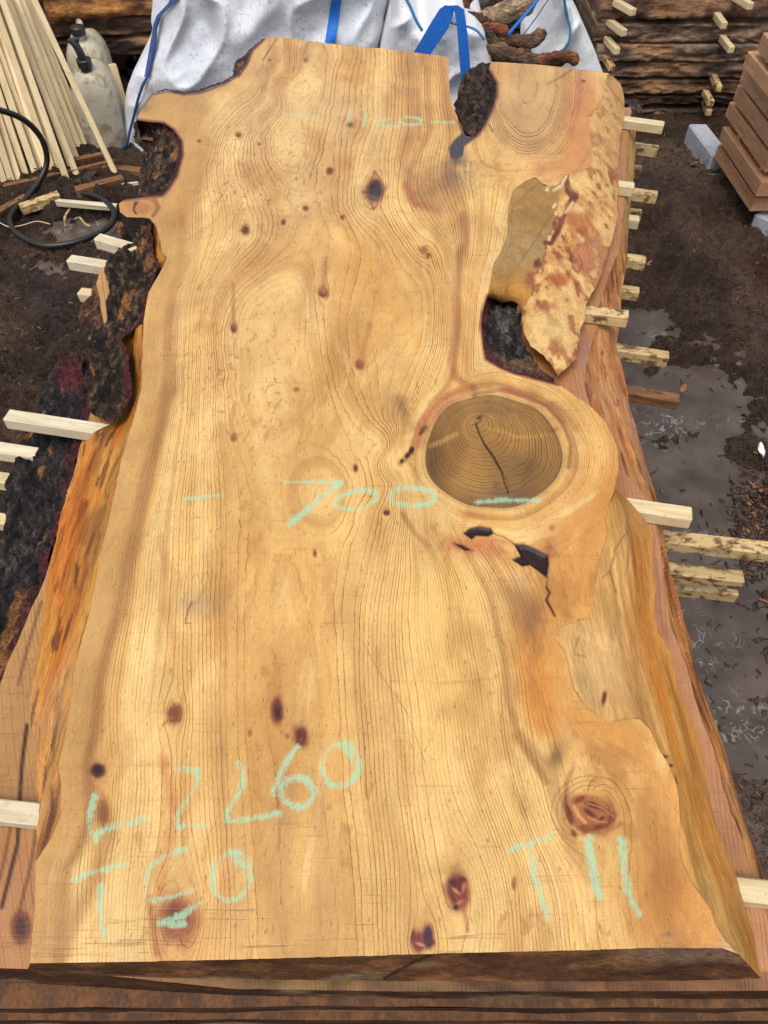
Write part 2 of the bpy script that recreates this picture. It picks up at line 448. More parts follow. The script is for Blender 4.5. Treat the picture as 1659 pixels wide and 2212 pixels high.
n1 = fbm(x * 3.2, y * 3.2, 0, 3, 3); n2 = fbm(x * 11, y * 11, 0, 4, 11, .55); n3 = 1 - np.abs(fbm(x * 8, y * 8, 0, 3, 23))
rough_zone = sm(-.2, .5, fbm(x * 1.4 + 5, y * 1.4, 0, 2, 41)) * .7 + .3
n4 = 1 - np.abs(fbm(x * 22, y * 22, 0, 3, 29)) * 1.5
hgt = .012 + .022 * n1 + (.044 * n2 + .040 * (n3 - .75) + .034 * n4) * rough_zone + .020 * fbm(x * 45, y * 45, 0, 3, 51, .6)
churn = np.exp(-((x - 1.25) / .75) ** 2 - ((y - 1.65) / .75) ** 2); wrx = x + .05 * fbm(x * 6, y * 6, 0, 3, 15); wry = y + .05 * fbm(x * 6, y * 6, 0, 3, 16)
rdg = 1 - np.abs(fbm(wrx * 5.5, wry * 5.5, 0, 4, 17, .6)) * 2.2
hgt = hgt + churn * (.050 * np.clip(rdg, -.6, 1) + .030 * np.maximum(fbm(wrx * 16, wry * 16, 0, 4, 18, .65), -.2) - .012)
hgt = hgt + .012 * (1 - np.abs(fbm(x * 34, y * 34, 0, 3, 19, .6)) * 2)
smooth_ = np.exp(-((x - .85) / .40) ** 2 - ((y - .55) / .42) ** 2); hgt = hgt * (1 - .6 * smooth_)
pb_ = P(1530, 300, 0.0); hgt = hgt * (1 - .85 * np.exp(-((x - pb_[0]) / .25) ** 2 - ((y - pb_[1]) / .25) ** 2))
hgt = hgt - .105 * pud
smooth_g = np.exp(-((x - .90) / .5) ** 2 - ((y - .55) / .55) ** 2)
grey = sm(.1, .7, fbm(x * 1.7 + 3, y * 1.7, 0, 3, 77) * .5 + smooth_g * 1.5)
cb_ = mixc(C(66, 50, 41), C(112, 88, 70), sm(-.4, .5, fbm(x * 5, y * 5, 0, 4, 5)))
cb_ = mixc(cb_, C(146, 126, 112), grey * .85); wet = np.clip(np.maximum(grey * .7, sm(.05, .4, pud)), 0, 1)
red = sm(.25, .6, fbm(x * 2.3 + 11, y * 2.3, 0, 3, 91)); cb_ = mixc(cb_, C(98, 62, 42), red * .5)
cb_ = mixc(cb_, C(46, 38, 34), sm(.1, .5, pud) * .5)
V = np.stack([x, y, hgt], 1); ny_, nx_ = X.shape
idx = np.arange(len(x)).reshape(ny_, nx_)
F = np.stack([idx[:-1, :-1].ravel(), idx[:-1, 1:].ravel(), idx[1:, 1:].ravel(), idx[1:, :-1].ravel()], 1)
# skirt of the near field carries on as the far ground
ground = link('ground', npmesh('ground', V, F, dict(wet=wet), cb_), M_MUD); tag(ground, kind='structure')
ring_in = [(GX0, GY0), (GX1 - GS, GY0), (GX1 - GS, GY1 - GS), (GX0, GY1 - GS)]
o_ = [(-120, -120), (120, -120), (120, 120), (-120, 120)]
Vf = [(a + (.06 if a < 0 else -.06), b_ + (.06 if i < 2 else -.06), -.012) for i, (a, b_) in enumerate(ring_in)] + [(a, b_, -.012) for a, b_ in o_]
me = npmesh('yard_ground', Vf, [(4, 5, 1, 0), (5, 6, 2, 1), (6, 7, 3, 2), (7, 4, 0, 3)], None, np.tile(C(80, 60, 47), (8, 1)))
tag(link('yard_ground', me, M_MUD, smooth=False), kind='structure')
me = npmesh('puddle', [(GX0, GY0, -.016), (GX1, GY0, -.016), (GX1, GY1, -.016), (GX0, GY1, -.016)], [(0, 1, 2, 3)])
tag(link('puddle', me, M_PUD, smooth=False), kind='structure')
def ground_z(x_, y_):
    i = int((y_ - GY0) / GS); j = int((x_ - GX0) / GS)
    i = min(max(i, 0), ny_ - 1); j = min(max(j, 0), nx_ - 1)
    return max(float(hgt[i * nx_ + j]), -.016)

# ------------------------------------------------------------------ the top slab
Z0, TH, GAP = .62, .05, .028
Z1 = Z0 - TH; Z2 = Z1 - GAP; Z3 = Z2 - TH; Z4 = Z3 - GAP
LEFT = [(65, 2081), (74, 1975), (78, 1860), (112, 1809), (132, 1759), (132, 1693), (126, 1653), (139, 1600), (155, 1509), (159, 1455),
        (177, 1383), (197, 1311), (216, 1203), (238, 1110), (260, 1000), (288, 909), (306, 837), (308, 747), (310, 693), (321, 632),
        (352, 578), (361, 558), (348, 541), (346, 523), (335, 487), (323, 472), (300, 470), (274, 469), (259, 458), (257, 440), (268, 432),
        (285, 429), (317, 424), (351, 422), (364, 407), (382, 379), (393, 335), (391, 306), (375, 281), (353, 267), (317, 263), (294, 259),
        (306, 234), (328, 204), (360, 197), (397, 204), (433, 200), (487, 180), (515, 162), (533, 137), (544, 108), (571, 83)]
TOP = [(598, 80), (711, 94), (856, 108), (969, 123), (969, 155), (971, 202), (980, 234), (992, 262), (1000, 285), (1005, 292), (1020, 296), (1035, 288),
       (1050, 265), (1062, 240), (1072, 209), (1072, 180), (1056, 151), (1062, 133), (1170, 140), (1314, 158)]
RIGHT1 = [(1307, 176), (1303, 202), (1292, 230), (1271, 252), (1274, 281), (1278, 324), (1278, 360), (1242, 374), (1220, 378), (1206, 400),
          (1190, 404), (1170, 396), (1156, 383), (1134, 392), (1109, 410), (1098, 446), (1096, 504), (1084, 540), (1067, 567), (1053, 639)]
RIGHTC = [(1053, 639), (1042, 675), (1039, 704), (1044, 747), (1049, 776), (1082, 794), (1109, 805), (1156, 817), (1206, 830)]
RIGHT2 = [(1206, 830), (1242, 855), (1278, 880), (1307, 909), (1325, 945), (1334, 970), (1336, 1017), (1328, 1053), (1314, 1093)]
RIGHT3 = [(1314, 1093), (1307, 1120), (1310, 1153), (1300, 1189), (1292, 1239), (1282, 1275), (1281, 1311), (1267, 1333), (1206, 1351), (1199, 1379),
          (1220, 1408), (1229, 1448), (1238, 1487), (1264, 1523), (1296, 1549), (1321, 1563), (1350, 1556), (1382, 1554), (1404, 1577),
          (1422, 1617), (1444, 1651), (1462, 1697), (1467, 1741), (1469, 1777), (1465, 1831), (1469, 1860), (1494, 1910), (1530, 1957),
          (1548, 2003), (1566, 2032), (1595, 2061)]
FRONT = [(1559, 2048), (1386, 2048), (1278, 2052), (1062, 2057), (909, 2061), (675, 2068), (531, 2072), (324, 2077)]
LEFTw = wob(LEFT[:26], 1.2, 12, 1) + LEFT[26:]
RIGHT3w = wob(RIGHT3, 2.0, 12, 2); RIGHT2w = wob(RIGHT2, .8, 14, 3)
OUT = LEFTw + wob(TOP[:4], .8, 20, 4) + TOP[4:] + RIGHT1 + RIGHTC[1:-1] + RIGHT2w + RIGHT3w[1:] + wob(FRONT, 1.2, 12, 5)

# growth-ring field: traced grain lines with their ring numbers, thin-plate interpolated
PL = [
 (50, LEFT[:46:1] + [(515, 162), (550, 100)]),
 (32, [(250, 2060), (258, 1700), (262, 1500), (325, 1100), (362, 900), (372, 700), (392, 600), (402, 540), (400, 480), (412, 400), (432, 330), (442, 270), (480, 220), (550, 165), (580, 85)]),
 (20, [(350, 2060), (365, 1850), (365, 1500), (392, 1100), (418, 900), (422, 700), (430, 610), (465, 540), (478, 460), (455, 400), (468, 330), (482, 270), (540, 230), (585, 160), (600, 85)]),
 (8, [(470, 2060), (470, 1500), (475, 1100), (472, 900), (470, 700), (490, 620), (560, 540), (590, 470), (560, 410), (545, 350), (550, 280), (600, 230), (622, 150), (625, 85)]),
 (1, [(610, 2060), (600, 1750), (590, 1500), (590, 1330), (600, 1200)]),
 (-2, [(600, 880), (590, 760), (620, 640)]), (-3, [(625, 190), (622, 260), (625, 310)]),
 (-3, [(690, 1050), (690, 1085)]), (1, [(615, 1050), (640, 985), (700, 970), (760, 1010), (765, 1080), (735, 1140), (690, 1155), (640, 1130), (615, 1080)]),
 (4, [(740, 100), (715, 250), (700, 330), (690, 420), (720, 500), (700, 600), (705, 700), (720, 830), (770, 930), (800, 1040), (765, 1150), (740, 1280), (745, 1450), (760, 1700), (790, 1900), (800, 2060)]),
 (10, [(800, 108), (790, 250), (775, 320), (770, 470), (830, 520), (850, 640), (840, 760), (830, 880), (845, 960), (852, 1050), (835, 1150), (812, 1290), (810, 1450), (830, 1700), (860, 1880), (870, 2060)]),
 (22, [(890, 112), (890, 250), (870, 350), (850, 420), (890, 480), (955, 560), (962, 640), (955, 760), (925, 850), (885, 930), (868, 1010), (888, 1120), (895, 1230), (900, 1350), (925, 1500), (950, 1700), (985, 1850), (1020, 1960), (1010, 2058)]),
 (34, [(955, 122), (962, 220), (975, 300), (960, 380), (985, 450), (1000, 500), (990, 560), (984, 680), (980, 760), (975, 820), (930, 880), (865, 990)]),
 (34, [(920, 1150), (960, 1230), (980, 1350), (1010, 1500), (1040, 1650), (1085, 1780), (1120, 1880), (1130, 2055)]),
 (46, [(1000, 1200), (1050, 1290), (1075, 1400), (1100, 1500), (1110, 1580), (1150, 1690), (1190, 1790), (1215, 1880), (1225, 2052)]),
 (60, [(1190, 1370), (1215, 1470), (1260, 1560), (1320, 1600), (1420, 1650), (1440, 1750), (1440, 1860), (1480, 1960), (1560, 2045)]),
 (44, [(1090, 330), (1060, 420), (1050, 520), (1030, 620), (1015, 720), (1015, 790), (1050, 830), (1150, 845)]),
]
cp = []
for v, ln in PL:
    ln = np.asarray(ln, float); s = np.r_[0, np.cumsum(np.hypot(*np.diff(ln, axis=0).T))]
    n = max(2, int(s[-1] / 65)); q = np.linspace(0, s[-1], n)
    for a, b_ in zip(np.interp(q, s, ln[:, 0]), np.interp(q, s, ln[:, 1])): cp.append((a, b_, v))
cp = np.array(cp); pc = cp[:, :2] / 1000
def tps(r2): return .5 * r2 * np.log(r2 + 1e-9)
D2 = ((pc[:, None] - pc[None]) ** 2).sum(-1); n = len(pc)
A = np.zeros((n + 3, n + 3)); A[:n, :n] = tps(D2) + np.eye(n) * 2e-4
A[:n, n] = 1; A[:n, n + 1:] = pc; A[n:, :n] = A[:n, n:].T
wgt = np.linalg.solve(A, np.r_[cp[:, 2], 0, 0, 0])
RS = 10; rxs = np.arange(-20, 1700, RS); rys = np.arange(40, 2150, RS)
RX, RY = np.meshgrid(rxs, rys)
q = np.stack([RX.ravel(), RY.ravel()], 1) / 1000
RG = np.concatenate([tps(((qq[:, None] - pc[None]) ** 2).sum(-1)) @ wgt[:n] for qq in np.array_split(q, 12)])
RG = (RG + wgt[n] + q @ wgt[n + 1:]).reshape(RX.shape)
def Rf(x, y):
    u = np.clip((x - rxs[0]) / RS, 0, len(rxs) - 1.001); v = np.clip((y - rys[0]) / RS, 0, len(rys) - 1.001)
    i = v.astype(int); j = u.astype(int); fu = u - j; fv = v - i
    return (RG[i, j] * (1 - fu) + RG[i, j + 1] * fu) * (1 - fv) + (RG[i + 1, j] * (1 - fu) + RG[i + 1, j + 1] * fu) * fv
#        x    y   rx  ry  dark  (colour)        kind
KN = [(810, 412, 17, 24, .95, (70, 55, 52)), (713, 370, 7, 7, .8, (110, 60, 45)), (530, 497, 8, 10, .8, (110, 55, 45)), (700, 632, 8, 10, .9, (120, 60, 50)),
      (505, 708, 6, 9, .8, (110, 60, 50)), (777, 787, 8, 10, .9, (105, 45, 45)), (505, 945, 6, 8, .8, (110, 60, 45)), (640, 842, 6, 5, .5, (140, 90, 50)),
      (835, 1108, 6, 6, .9, (110, 60, 40)), (680, 1195, 4, 8, .7, (120, 75, 40)), (572, 1450, 8, 10, .35, (170, 120, 70)), (598, 1535, 11, 27, .95, (75, 35, 40)),
      (650, 1590, 13, 20, .95, (95, 40, 40)), (540, 1583, 4, 6, .7, (110, 60, 40)), (378, 1543, 14, 19, .85, (110, 55, 45)), (212, 1664, 13, 13, 1, (60, 28, 32)),
      (224, 1757, 11, 27, .6, (125, 75, 45)), (988, 1922, 22, 38, .9, (110, 40, 38)), (905, 2035, 14, 22, .8, (120, 55, 50)), (925, 2025, 11, 25, .95, (65, 35, 50)),
      (385, 1985, 36, 48, .8, (130, 58, 42)), (1110, 1910, 5, 14, .5, (140, 90, 50)), (757, 270, 7, 5, .5, (130, 80, 60)), (915, 540, 8, 8, .5, (130, 80, 50)),
      (925, 552, 5, 6, .6, (120, 70, 50)), (515, 292, 6, 5, .6, (130, 70, 50)), (560, 312, 4, 4, .5, (120, 70, 50)), (430, 305, 5, 4, .5, (140, 85, 55)),
      (768, 1012, 5, 8, .6, (120, 70, 40)), (620, 1590, 4, 5, .5, (120, 70, 40)), (583, 130, 5, 4, .4, (140, 95, 60)), (660, 130, 5, 5, .45, (140, 90, 55)), (740, 470, 5, 6, .5, (130, 80, 50)),
      (660, 450, 6, 6, .6, (130, 80, 50)), (612, 480, 5, 6, .6, (120, 65, 45)), (1192, 1150 - 10, 4, 8, .3, (150, 100, 60))]
KNOTC = (1064, 977)
def disc_field(x, y):
    """eccentric branch knot: rings widen from a pith near its top"""
    px_, py_ = 1030., 905.; ex, ey, rx, ry = 1064., 977., 146., 122.
    t = np.full(x.shape, .5); an = np.arctan2(y - ey, x - ex); rx = 146. * (1 + .025 * np.sin(3 * an + 1) + .018 * np.sin(5 * an)); ry = 122. * (1 + .03 * np.sin(2 * an + .6) + .015 * np.sin(7 * an))
    for _ in range(14):
        s = np.minimum(t, 1.0); cx_ = px_ + (ex - px_) * s; cy_ = py_ + (ey - py_) * s
        tn = np.sqrt(((x - cx_) / rx) ** 2 + ((y - cy_) / ry) ** 2); t = .5 * t + .5 * tn
    return t
def fields(x, y, V):
    wx, wy = V[:, 0] * 40, V[:, 1] * 40
    fig = np.exp(-((x - 570) / 150) ** 2 - ((y - 400) / 110) ** 2) + .8 * np.exp(-((x - 480) / 120) ** 2 - ((y - 1150) / 260) ** 2) * .6 \
        + .7 * np.exp(-((x - 560) / 160) ** 2 - ((y - 800) / 160) ** 2) + .5 * np.exp(-((x - 650) / 70) ** 2 - ((y - 170) / 60) ** 2) + .35 * np.exp(-((x - 560) / 140) ** 2 - ((y - 1750) / 260) ** 2)
    fig = np.clip(fig, 0, 1)
    dx = 5.5 * fbm(wx * .22, wy * .16, 0, 2, 5) + 1.6 * fbm(wx * 1.0, wy * .7, 0, 2, 8) + fig * (5 * fbm(wx * 1.3, wy * .9, 0, 3, 31))
    dy = 14 * fbm(wx * .18, wy * .12, 0, 2, 9) + fig * 9 * fbm(wx * 1.5, wy * 1.5, 0, 2, 35)
    xe = x + dx; ye = y + dy
    kd = np.full(x.shape, 9.0)
    for (kx, ky, rx, ry, dk, kc) in KN + [(1275, 1745, 50, 45, 0, None)]:
        e = 1.5 * ry / rx; a2 = (1.55 * rx) ** 2
        ddx = x - kx; ddy = (y - ky) / e; r2 = ddx ** 2 + ddy ** 2
        xe = xe - ddx * a2 / (r2 + .25 * a2)
        kd = np.minimum(kd, np.sqrt((ddx / rx) ** 2 + ((y - ky) / ry) ** 2))
    R = Rf(xe, ye)
    # the big branch disc and the rings wrapped about it
    t0_ = disc_field(x, y); ins_ = 1 - sm(.75, .98, t0_)
    t = disc_field(x + (.7 + 1.5 * ins_) * fbm(wx * .5, wy * .5, 0, 2, 61), y + (.7 + 1.5 * ins_) * fbm(wx * .5, wy * .5, 0, 2, 62) + ins_ * 4 * sm(1030, 1120, x) * np.sin(x * .17 + y * .05))
    Rd = np.where(t < 1, 20 * t + 6 * t ** 4, 26 + (t - 1) * 30)
    side = np.clip(1.0 + (x - 1090) / 150, .25, 1.75)         # wraps much further on its right
    m = 1 - sm(1.05 + .30 * side, 1.25 + .50 * side, t)
    R = R * (1 - m) + Rd * m
    # crotch limb at the top right, its own nested U
    xu = x + 4 * fbm(wx * .4, wy * .4, 0, 2, 71); yu = y + 4 * fbm(wx * .4, wy * .4, 0, 2, 72)
    u = np.sqrt(((xu - 1140) / 62) ** 2 + (np.where(yu < 190, (yu - 190) / 170, (yu - 190) / 100)) ** 2)
    Ru = np.where(u < 1, u * 3, 3 + (u - 1) * 16)
    mu = sm(1010, 1050, x) * (1 - sm(1.9, 2.6, u)) * (1 - sm(330, 400, y))
    R = R * (1 - mu) + Ru * mu
    return R, t, m, mu, u, fig, kd, xe
CHALK = []
def stroke(pts, w=7, s=1.0): CHALK.append((pts, w, s))
def ell(cx_, cy_, rx, ry, rot=0, a0=0, a1=360, w=7, s=1.0):
    pts = []
    for k in range(25):
        a = math.radians(a0 + (a1 - a0) * k / 24); u_, v_ = rx * math.cos(a), ry * math.sin(a); r_ = math.radians(rot)
        pts.append((cx_ + u_ * math.cos(r_) - v_ * math.sin(r_), cy_ + u_ * math.sin(r_) + v_ * math.cos(r_)))
    stroke(pts, w, s)
stroke([(612, 246), (650, 248), (688, 251)], 4, .75); stroke([(756, 238), (753, 266)], 5, .85); stroke([(790, 245), (787, 271)], 5, .85)
stroke([(849, 256), (825, 259), (812, 265), (828, 272), (862, 275)], 4, .9); ell(887, 262, 24, 8, 2, w=4); stroke([(932, 264), (982, 265)], 4, .95)
stroke([(400, 1078), (440, 1074), (484, 1069)], 5, 1); stroke([(619, 1042), (680, 1041), (735, 1043)], 6, .8); stroke([(735, 1043), (700, 1068), (672, 1095), (626, 1132)], 9, 1.05)
ell(770, 1080, 47, 19, -12, w=7, s=.95); ell(891, 1073, 49, 20, 2, w=8, s=1); stroke([(1030, 1085), (1080, 1080), (1166, 1081)], 7, 1.15)
stroke([(206, 1719), (195, 1755), (196, 1795), (207, 1812)], 10, .95); stroke([(205, 1802), (240, 1787), (318, 1768)], 10, .85)
stroke([(386, 1661), (425, 1664), (427, 1692), (402, 1730), (382, 1762), (384, 1784), (446, 1786)], 9, .7)
stroke([(514, 1648), (528, 1676), (518, 1712), (488, 1756), (492, 1776), (540, 1769), (604, 1757)], 9, .85)
stroke([(643, 1614), (617, 1647), (603, 1680), (590, 1715)], 9, 1); ell(643, 1712, 35, 32, 10, w=11, s=.95)
ell(736, 1652, 39, 47, 12, w=10, s=.9); stroke([(737, 1606), (763, 1632), (775, 1655)], 12, .8)
stroke([(158, 1901), (200, 1884), (274, 1867)], 9, .8); stroke([(219, 1915), (216, 1967), (224, 2018)], 9, .9)
stroke([(403, 1832), (360, 1848), (328, 1868), (314, 1903), (318, 1944), (350, 1944), (428, 1919)], 8, .72)
stroke([(430, 1950), (400, 1974), (348, 1994), (395, 1996)], 10, 1.0); ell(500, 1893, 42, 54, 14, w=9, s=.8); stroke([(507, 1847), (530, 1870), (540, 1898)], 15, .85)
stroke([(1100, 1838), (1140, 1824), (1188, 1806)], 8, 1); stroke([(1146, 1826), (1153, 1888), (1168, 1940), (1184, 1987)], 10, .95)
stroke([(1274, 1813), (1279, 1867), (1292, 1932)], 14, 1); stroke([(1343, 1816), (1346, 1874), (1362, 1930), (1376, 1975)], 13, 1)

def paint(x, y, V, R, t, m, mu, u, kd, xe):
    wx, wy = V[:, 0], V[:, 1]
    nA = fbm(wx * 6, wy * 2.5, 0, 4, 101); nB = fbm(wx * 18, wy * 6, 0, 3, 111)
    c = mixc(C(228, 180, 106), C(246, 205, 130), sm(-.4, .4, nA + .5 * nB))
    rb = fbm(R * .16, wy * .8, 0, 4, 131, .6); rb2 = fbm(R * .55, wy * 1.6, 0, 3, 137)
    c = mixc(c, C(194, 136, 70), .62 * sm(.02, .42, rb) * (t > 1)); c = mixc(c, C(252, 220, 152), .6 * sm(.02, .4, -rb)); c = mixc(c, C(176, 118, 60), .40 * sm(.1, .5, rb2) * (t > 1))
    nC = fbm(wx * 70, wy * 45, 0, 3, 121); nD = fbm(wx * 140, wy * 90, 0, 2, 127)
    def blob(cx_, cy_, rx, ry, col, al, rot=0, k=2.0, nz=.35):
        nonlocal c
        r_ = math.radians(rot); ddx = x - cx_; ddy = y - cy_
        a = ddx * math.cos(r_) + ddy * math.sin(r_); b_ = -ddx * math.sin(r_) + ddy * math.cos(r_)
        e = ((a / rx) ** 2 + (b_ / ry) ** 2) ** (k / 2) * np.clip(1 + (1.0 if max(rx, ry) < 60 else .3) * (.8 * nC + .5 * nD), .3, 2)
        w = al * np.exp(-e) * np.clip(1 + nz * nB * 1.5 + nz * nA, 0, 1.6)
        c = mixc(c, C(*col), np.clip(w, 0, 1))
    def line(pts, w_, col, al, soft=.5, nz=.3, warp=0):
        nonlocal c
        d = pdist(pts, x + warp * nB * 6, y); w = al * (1 - sm(w_ * (1 - soft), w_ * (1 + soft), d)) * np.clip(1 + nz * nB * 1.6, 0, 1.5)
        c = mixc(c, C(*col), np.clip(w, 0, 1))
    def polyf(pts, col, al=1, soft=2.0):
        nonlocal c
        i = inside(pts, x, y); d = pdist(pts, x, y, True); sd = np.where(i, d, -d) + nB * 1.2
        c = mixc(c, C(*col), al * sm(-soft, soft, sd))
    # broad tones
    blob(700, 1500, 420, 700, (232, 188, 116), .5); blob(960, 1380, 110, 260, (238, 196, 118), .75)
    blob(600, 300, 220, 200, (230, 196, 142), .6); blob(560, 800, 180, 260, (226, 190, 132), .4)
    blob(700, 2000, 700, 90, (222, 178, 108), .5); blob(980, 1850, 160, 170, (232, 192, 118), .4)
    # wisps of darker figure everywhere
    nF = fbm(wx * 30 + 3 * nA, wy * 7, 0, 4, 151, .65); c = mixc(c, C(196, 138, 74), .38 * sm(.12, .5, nF)); c = mixc(c, C(252, 222, 156), .3 * sm(.15, .5, -nF))
    eL = pdist(LEFT[:46], x, y)
    c = mixc(c, C(202, 156, 94), .75 * (1 - sm(30, 90, eL + nA * 10)))
    c = mixc(c, C(160, 112, 64), .75 * np.exp(-((eL - 62 - 12 * nA) / 15) ** 2) * sm(600, 900, y))
    c = mixc(c, C(186, 142, 90), .45 * np.exp(-((eL - 24) / 12) ** 2) * sm(1000, 1300, y) * (.6 + .5 * nA))
    line([(400, 560), (375, 620), (362, 700), (366, 800), (350, 900), (310, 1050), (285, 1200), (262, 1330)], 12, (188, 142, 88), .5)
    # outer right: warmer sapwood
    eR = pdist(RIGHT3, x, y)
    c = mixc(c, C(214, 150, 76), .75 * (1 - sm(40, 150, eR + nA * 14)))
    blob(1160, 1490, 40, 130, (214, 146, 66), .85, -12, 3); blob(1420, 1960, 110, 110, (206, 140, 68), .75); blob(1360, 1600, 70, 40, (222, 160, 84), .6)
    blob(1230, 1220, 70, 90, (218, 158, 82), .7, 0, 3); blob(1240, 1310, 50, 30, (222, 164, 84), .7)
    blob(1390, 1760, 60, 140, (222, 168, 92), .5)
    # flame figure in the burry right-hand wood
    nE = fbm(wx * 16 + R * .06, wy * 9, 0, 4, 141, .6); rg = sm(1040, 1160, x) * sm(1080, 1160, y) + .6 * sm(1000, 1080, x) * (1 - sm(330, 480, y)) + .5 * np.exp(-((x - 950) / 80) ** 2 - ((y - 420) / 70) ** 2)
    c = mixc(c, C(172, 116, 58), .5 * sm(.05, .5, nE + .35 * nC) * np.clip(rg, 0, 1)); c = mixc(c, C(250, 212, 142), .6 * sm(.1, .5, -nE) * np.clip(rg, 0, 1))
    # grey brown shading streaks in the grain
    blob(1200, 1635, 22, 34, (128, 98, 62), .8, 30); blob(1115, 1290, 60, 36, (156, 114, 74), .75, 50); blob(1150, 1335, 26, 56, (146, 104, 68), .8, 20); blob(1120, 1250, 30, 20, (240, 204, 146), .5, 30)
    line([(1010, 1190), (1060, 1290), (1090, 1420), (1095, 1500), (1120, 1590), (1180, 1690)], 8, (168, 118, 66), .55)
    line([(1120, 1590), (1190, 1680), (1215, 1760), (1235, 1830), (1280, 1900)], 16, (176, 128, 72), .5)
    line([(870, 1110), (895, 1150), (925, 1180)], 6, (176, 118, 72), .5)
    for ln in ([(760, 1330), (790, 1560), (840, 1750), (880, 1880), (895, 2040)], [(830, 1150), (815, 1350), (850, 1600), (870, 1720)], [(620, 1700), (600, 1900), (610, 2060)],
               [(690, 1700), (700, 1900), (690, 2060)], [(450, 1500), (500, 1750), (520, 2050)]):
        line(ln, 22, (196, 150, 96), .38, .9)
    line([(200, 1700), (235, 1800), (205, 1900), (150, 2010), (130, 2070)], 18, (172, 122, 72), .55, .8)
    line([(120, 1870), (150, 1960), (120, 2070)], 20, (190, 148, 92), .4, .9)
    line([(352, 1640), (378, 1760), (352, 1860), (345, 1930)], 12, (204, 128, 66), .55, .8)
    line([(322, 1940), (330, 2000), (338, 2060)], 7, (178, 88, 52), .7, .8); line([(385, 1930), (370, 1990), (350, 2062)], 10, (190, 105, 60), .5, .8)
    # sooty handling marks
    blob(440, 1305, 70, 30, (165, 142, 116), .5); line([(400, 1345), (407, 1315), (415, 1300)], 2, (80, 65, 55), .6); line([(400, 1347), (412, 1346)], 1.5, (80, 65, 55), .6)
    # heartwood stripes at the top
    for ln, w_, a in (([(875, 105), (885, 200), (885, 290), (870, 345), (890, 400), (930, 450)], 14, .55), ([(925, 115), (925, 200), (930, 280), (905, 330), (885, 370)], 7, .5),
                      ([(955, 120), (958, 200), (975, 280), (985, 340), (960, 400)], 9, .55), ([(905, 108), (905, 300)], 5, .4)):
        line(ln, w_, (180, 124, 76), a, .8)
    blob(930, 410, 34, 42, (168, 124, 78), .75, -35); blob(975, 385, 40, 30, (140, 112, 84), .65, 30); blob(1000, 340, 25, 18, (120, 105, 92), .6)
    line([(875, 400), (895, 440), (950, 455)], 8, (178, 98, 66), .65, .8)
    blob(850, 890, 40, 60, (190, 138, 80), .55, -30); blob(870, 880, 12, 34, (130, 98, 62), .6, -25); blob(760, 560, 60, 90, (222, 166, 92), .5, -20); blob(820, 620, 70, 50, (222, 168, 92), .45)
    blob(725, 345, 40, 20, (206, 150, 92), .5)
    line([(1000, 470), (1008, 520), (990, 560), (986, 650), (986, 720), (975, 780), (985, 815), (1010, 832)], 9, (166, 102, 68), .6, .9)
    blob(945, 470, 40, 60, (210, 160, 98), .4); blob(1020, 690, 14, 90, (230, 172, 92), .5); blob(1060, 600, 40, 60, (232, 190, 130), .4)
    # crotch limb, top right
    c = mixc(c, C(206, 170, 118), .7 * mu * (1 - sm(1.2, 1.9, u))); c = mixc(c, C(214, 148, 90), .7 * mu * sm(1.7, 2.3, u) * (1 - sm(2.3, 3, u)) * sm(1150, 1240, x))
    blob(1250, 260, 40, 120, (212, 142, 88), .75, 0, 3); blob(1200, 370, 100, 34, (210, 144, 90), .6); blob(1250, 190, 30, 40, (222, 160, 104), .5); blob(1080, 160, 24, 26, (224, 164, 92), .7)
    line([(1242, 145), (1215, 165), (1180, 182)], 1.6, (90, 66, 42), .7, .5, warp=.5); blob(1261, 175, 5, 2.5, (70, 48, 34), 1.3)
    line([(1056, 268), (1064, 284)], 2, (110, 66, 40), .9)
    # sap flare under the big disc and left inclusion band
    line([(900, 960), (925, 905), (960, 870), (1000, 845), (1022, 838)], 13, (198, 122, 82), .7, .6, warp=.6); line([(890, 975), (865, 1000)], 7, (170, 100, 62), .55, .6)
    line([(1022, 835), (1026, 860)], 6, (160, 92, 70), .8)
    line([(1026, 850), (1085, 842), (1130, 856), (1180, 876), (1215, 915), (1232, 960), (1228, 1010)], 4, (150, 88, 62), .75, .5, warp=.4)
    line([(1085, 843), (1110, 846), (1150, 862)], 6, (184, 100, 78), .8, .6, warp=1); line([(1195, 875), (1225, 905), (1240, 925)], 9, (176, 108, 74), .6, .7, warp=1)
    line([(960, 905), (955, 925), (962, 926)], 2.5, (130, 66, 50), .8, .4)
    for a in ((915, 929, 5, 11, 35), (889, 972, 5, 8, 30), (880, 984, 4, 7, 30), (868, 996, 4, 6, 30)):
        blob(*a[:4], (60, 32, 32), 1.6, a[4], 3, .1)
    # the disc itself
    dm = 1 - sm(.97, 1.03, t)
    dc = mixc(C(172, 130, 70), C(138, 100, 52), sm(-.2, .5, nA + (y - 980) / 200.)); dc = mixc(dc, C(170, 132, 74), sm(880, 850, y) * .0 + .8 * (1 - sm(880, 925, y)))
    dc = mixc(dc, C(98, 70, 42), .75 * np.exp(-((x - 935) / 22.) ** 2 - ((y - 1010) / 60.) ** 2)); dc = mixc(dc, C(92, 70, 46), .6 * np.exp(-((x - 1130) / 60.) ** 2 - ((y - 1010) / 40.) ** 2))
    dc = mixc(dc, C(104, 84, 72), .6 * np.exp(-((x - 1100) / 60.) ** 2 - ((y - 1070) / 18.) ** 2))
    dc = mixc(dc, C(96, 66, 36), .35 * sm(.0, .5, nB)); c = mixc(c, dc, dm)
    line([(1052, 924), (1085, 932), (1115, 943), (1150, 944), (1190, 938)], 3.5, (206, 162, 84), .55, .8); line([(925, 964), (955, 954), (985, 938)], 5, (204, 162, 92), .6, .8)
    line([(975, 1038), (1010, 1044), (1050, 1040)], 4, (170, 132, 72), .6, .8)
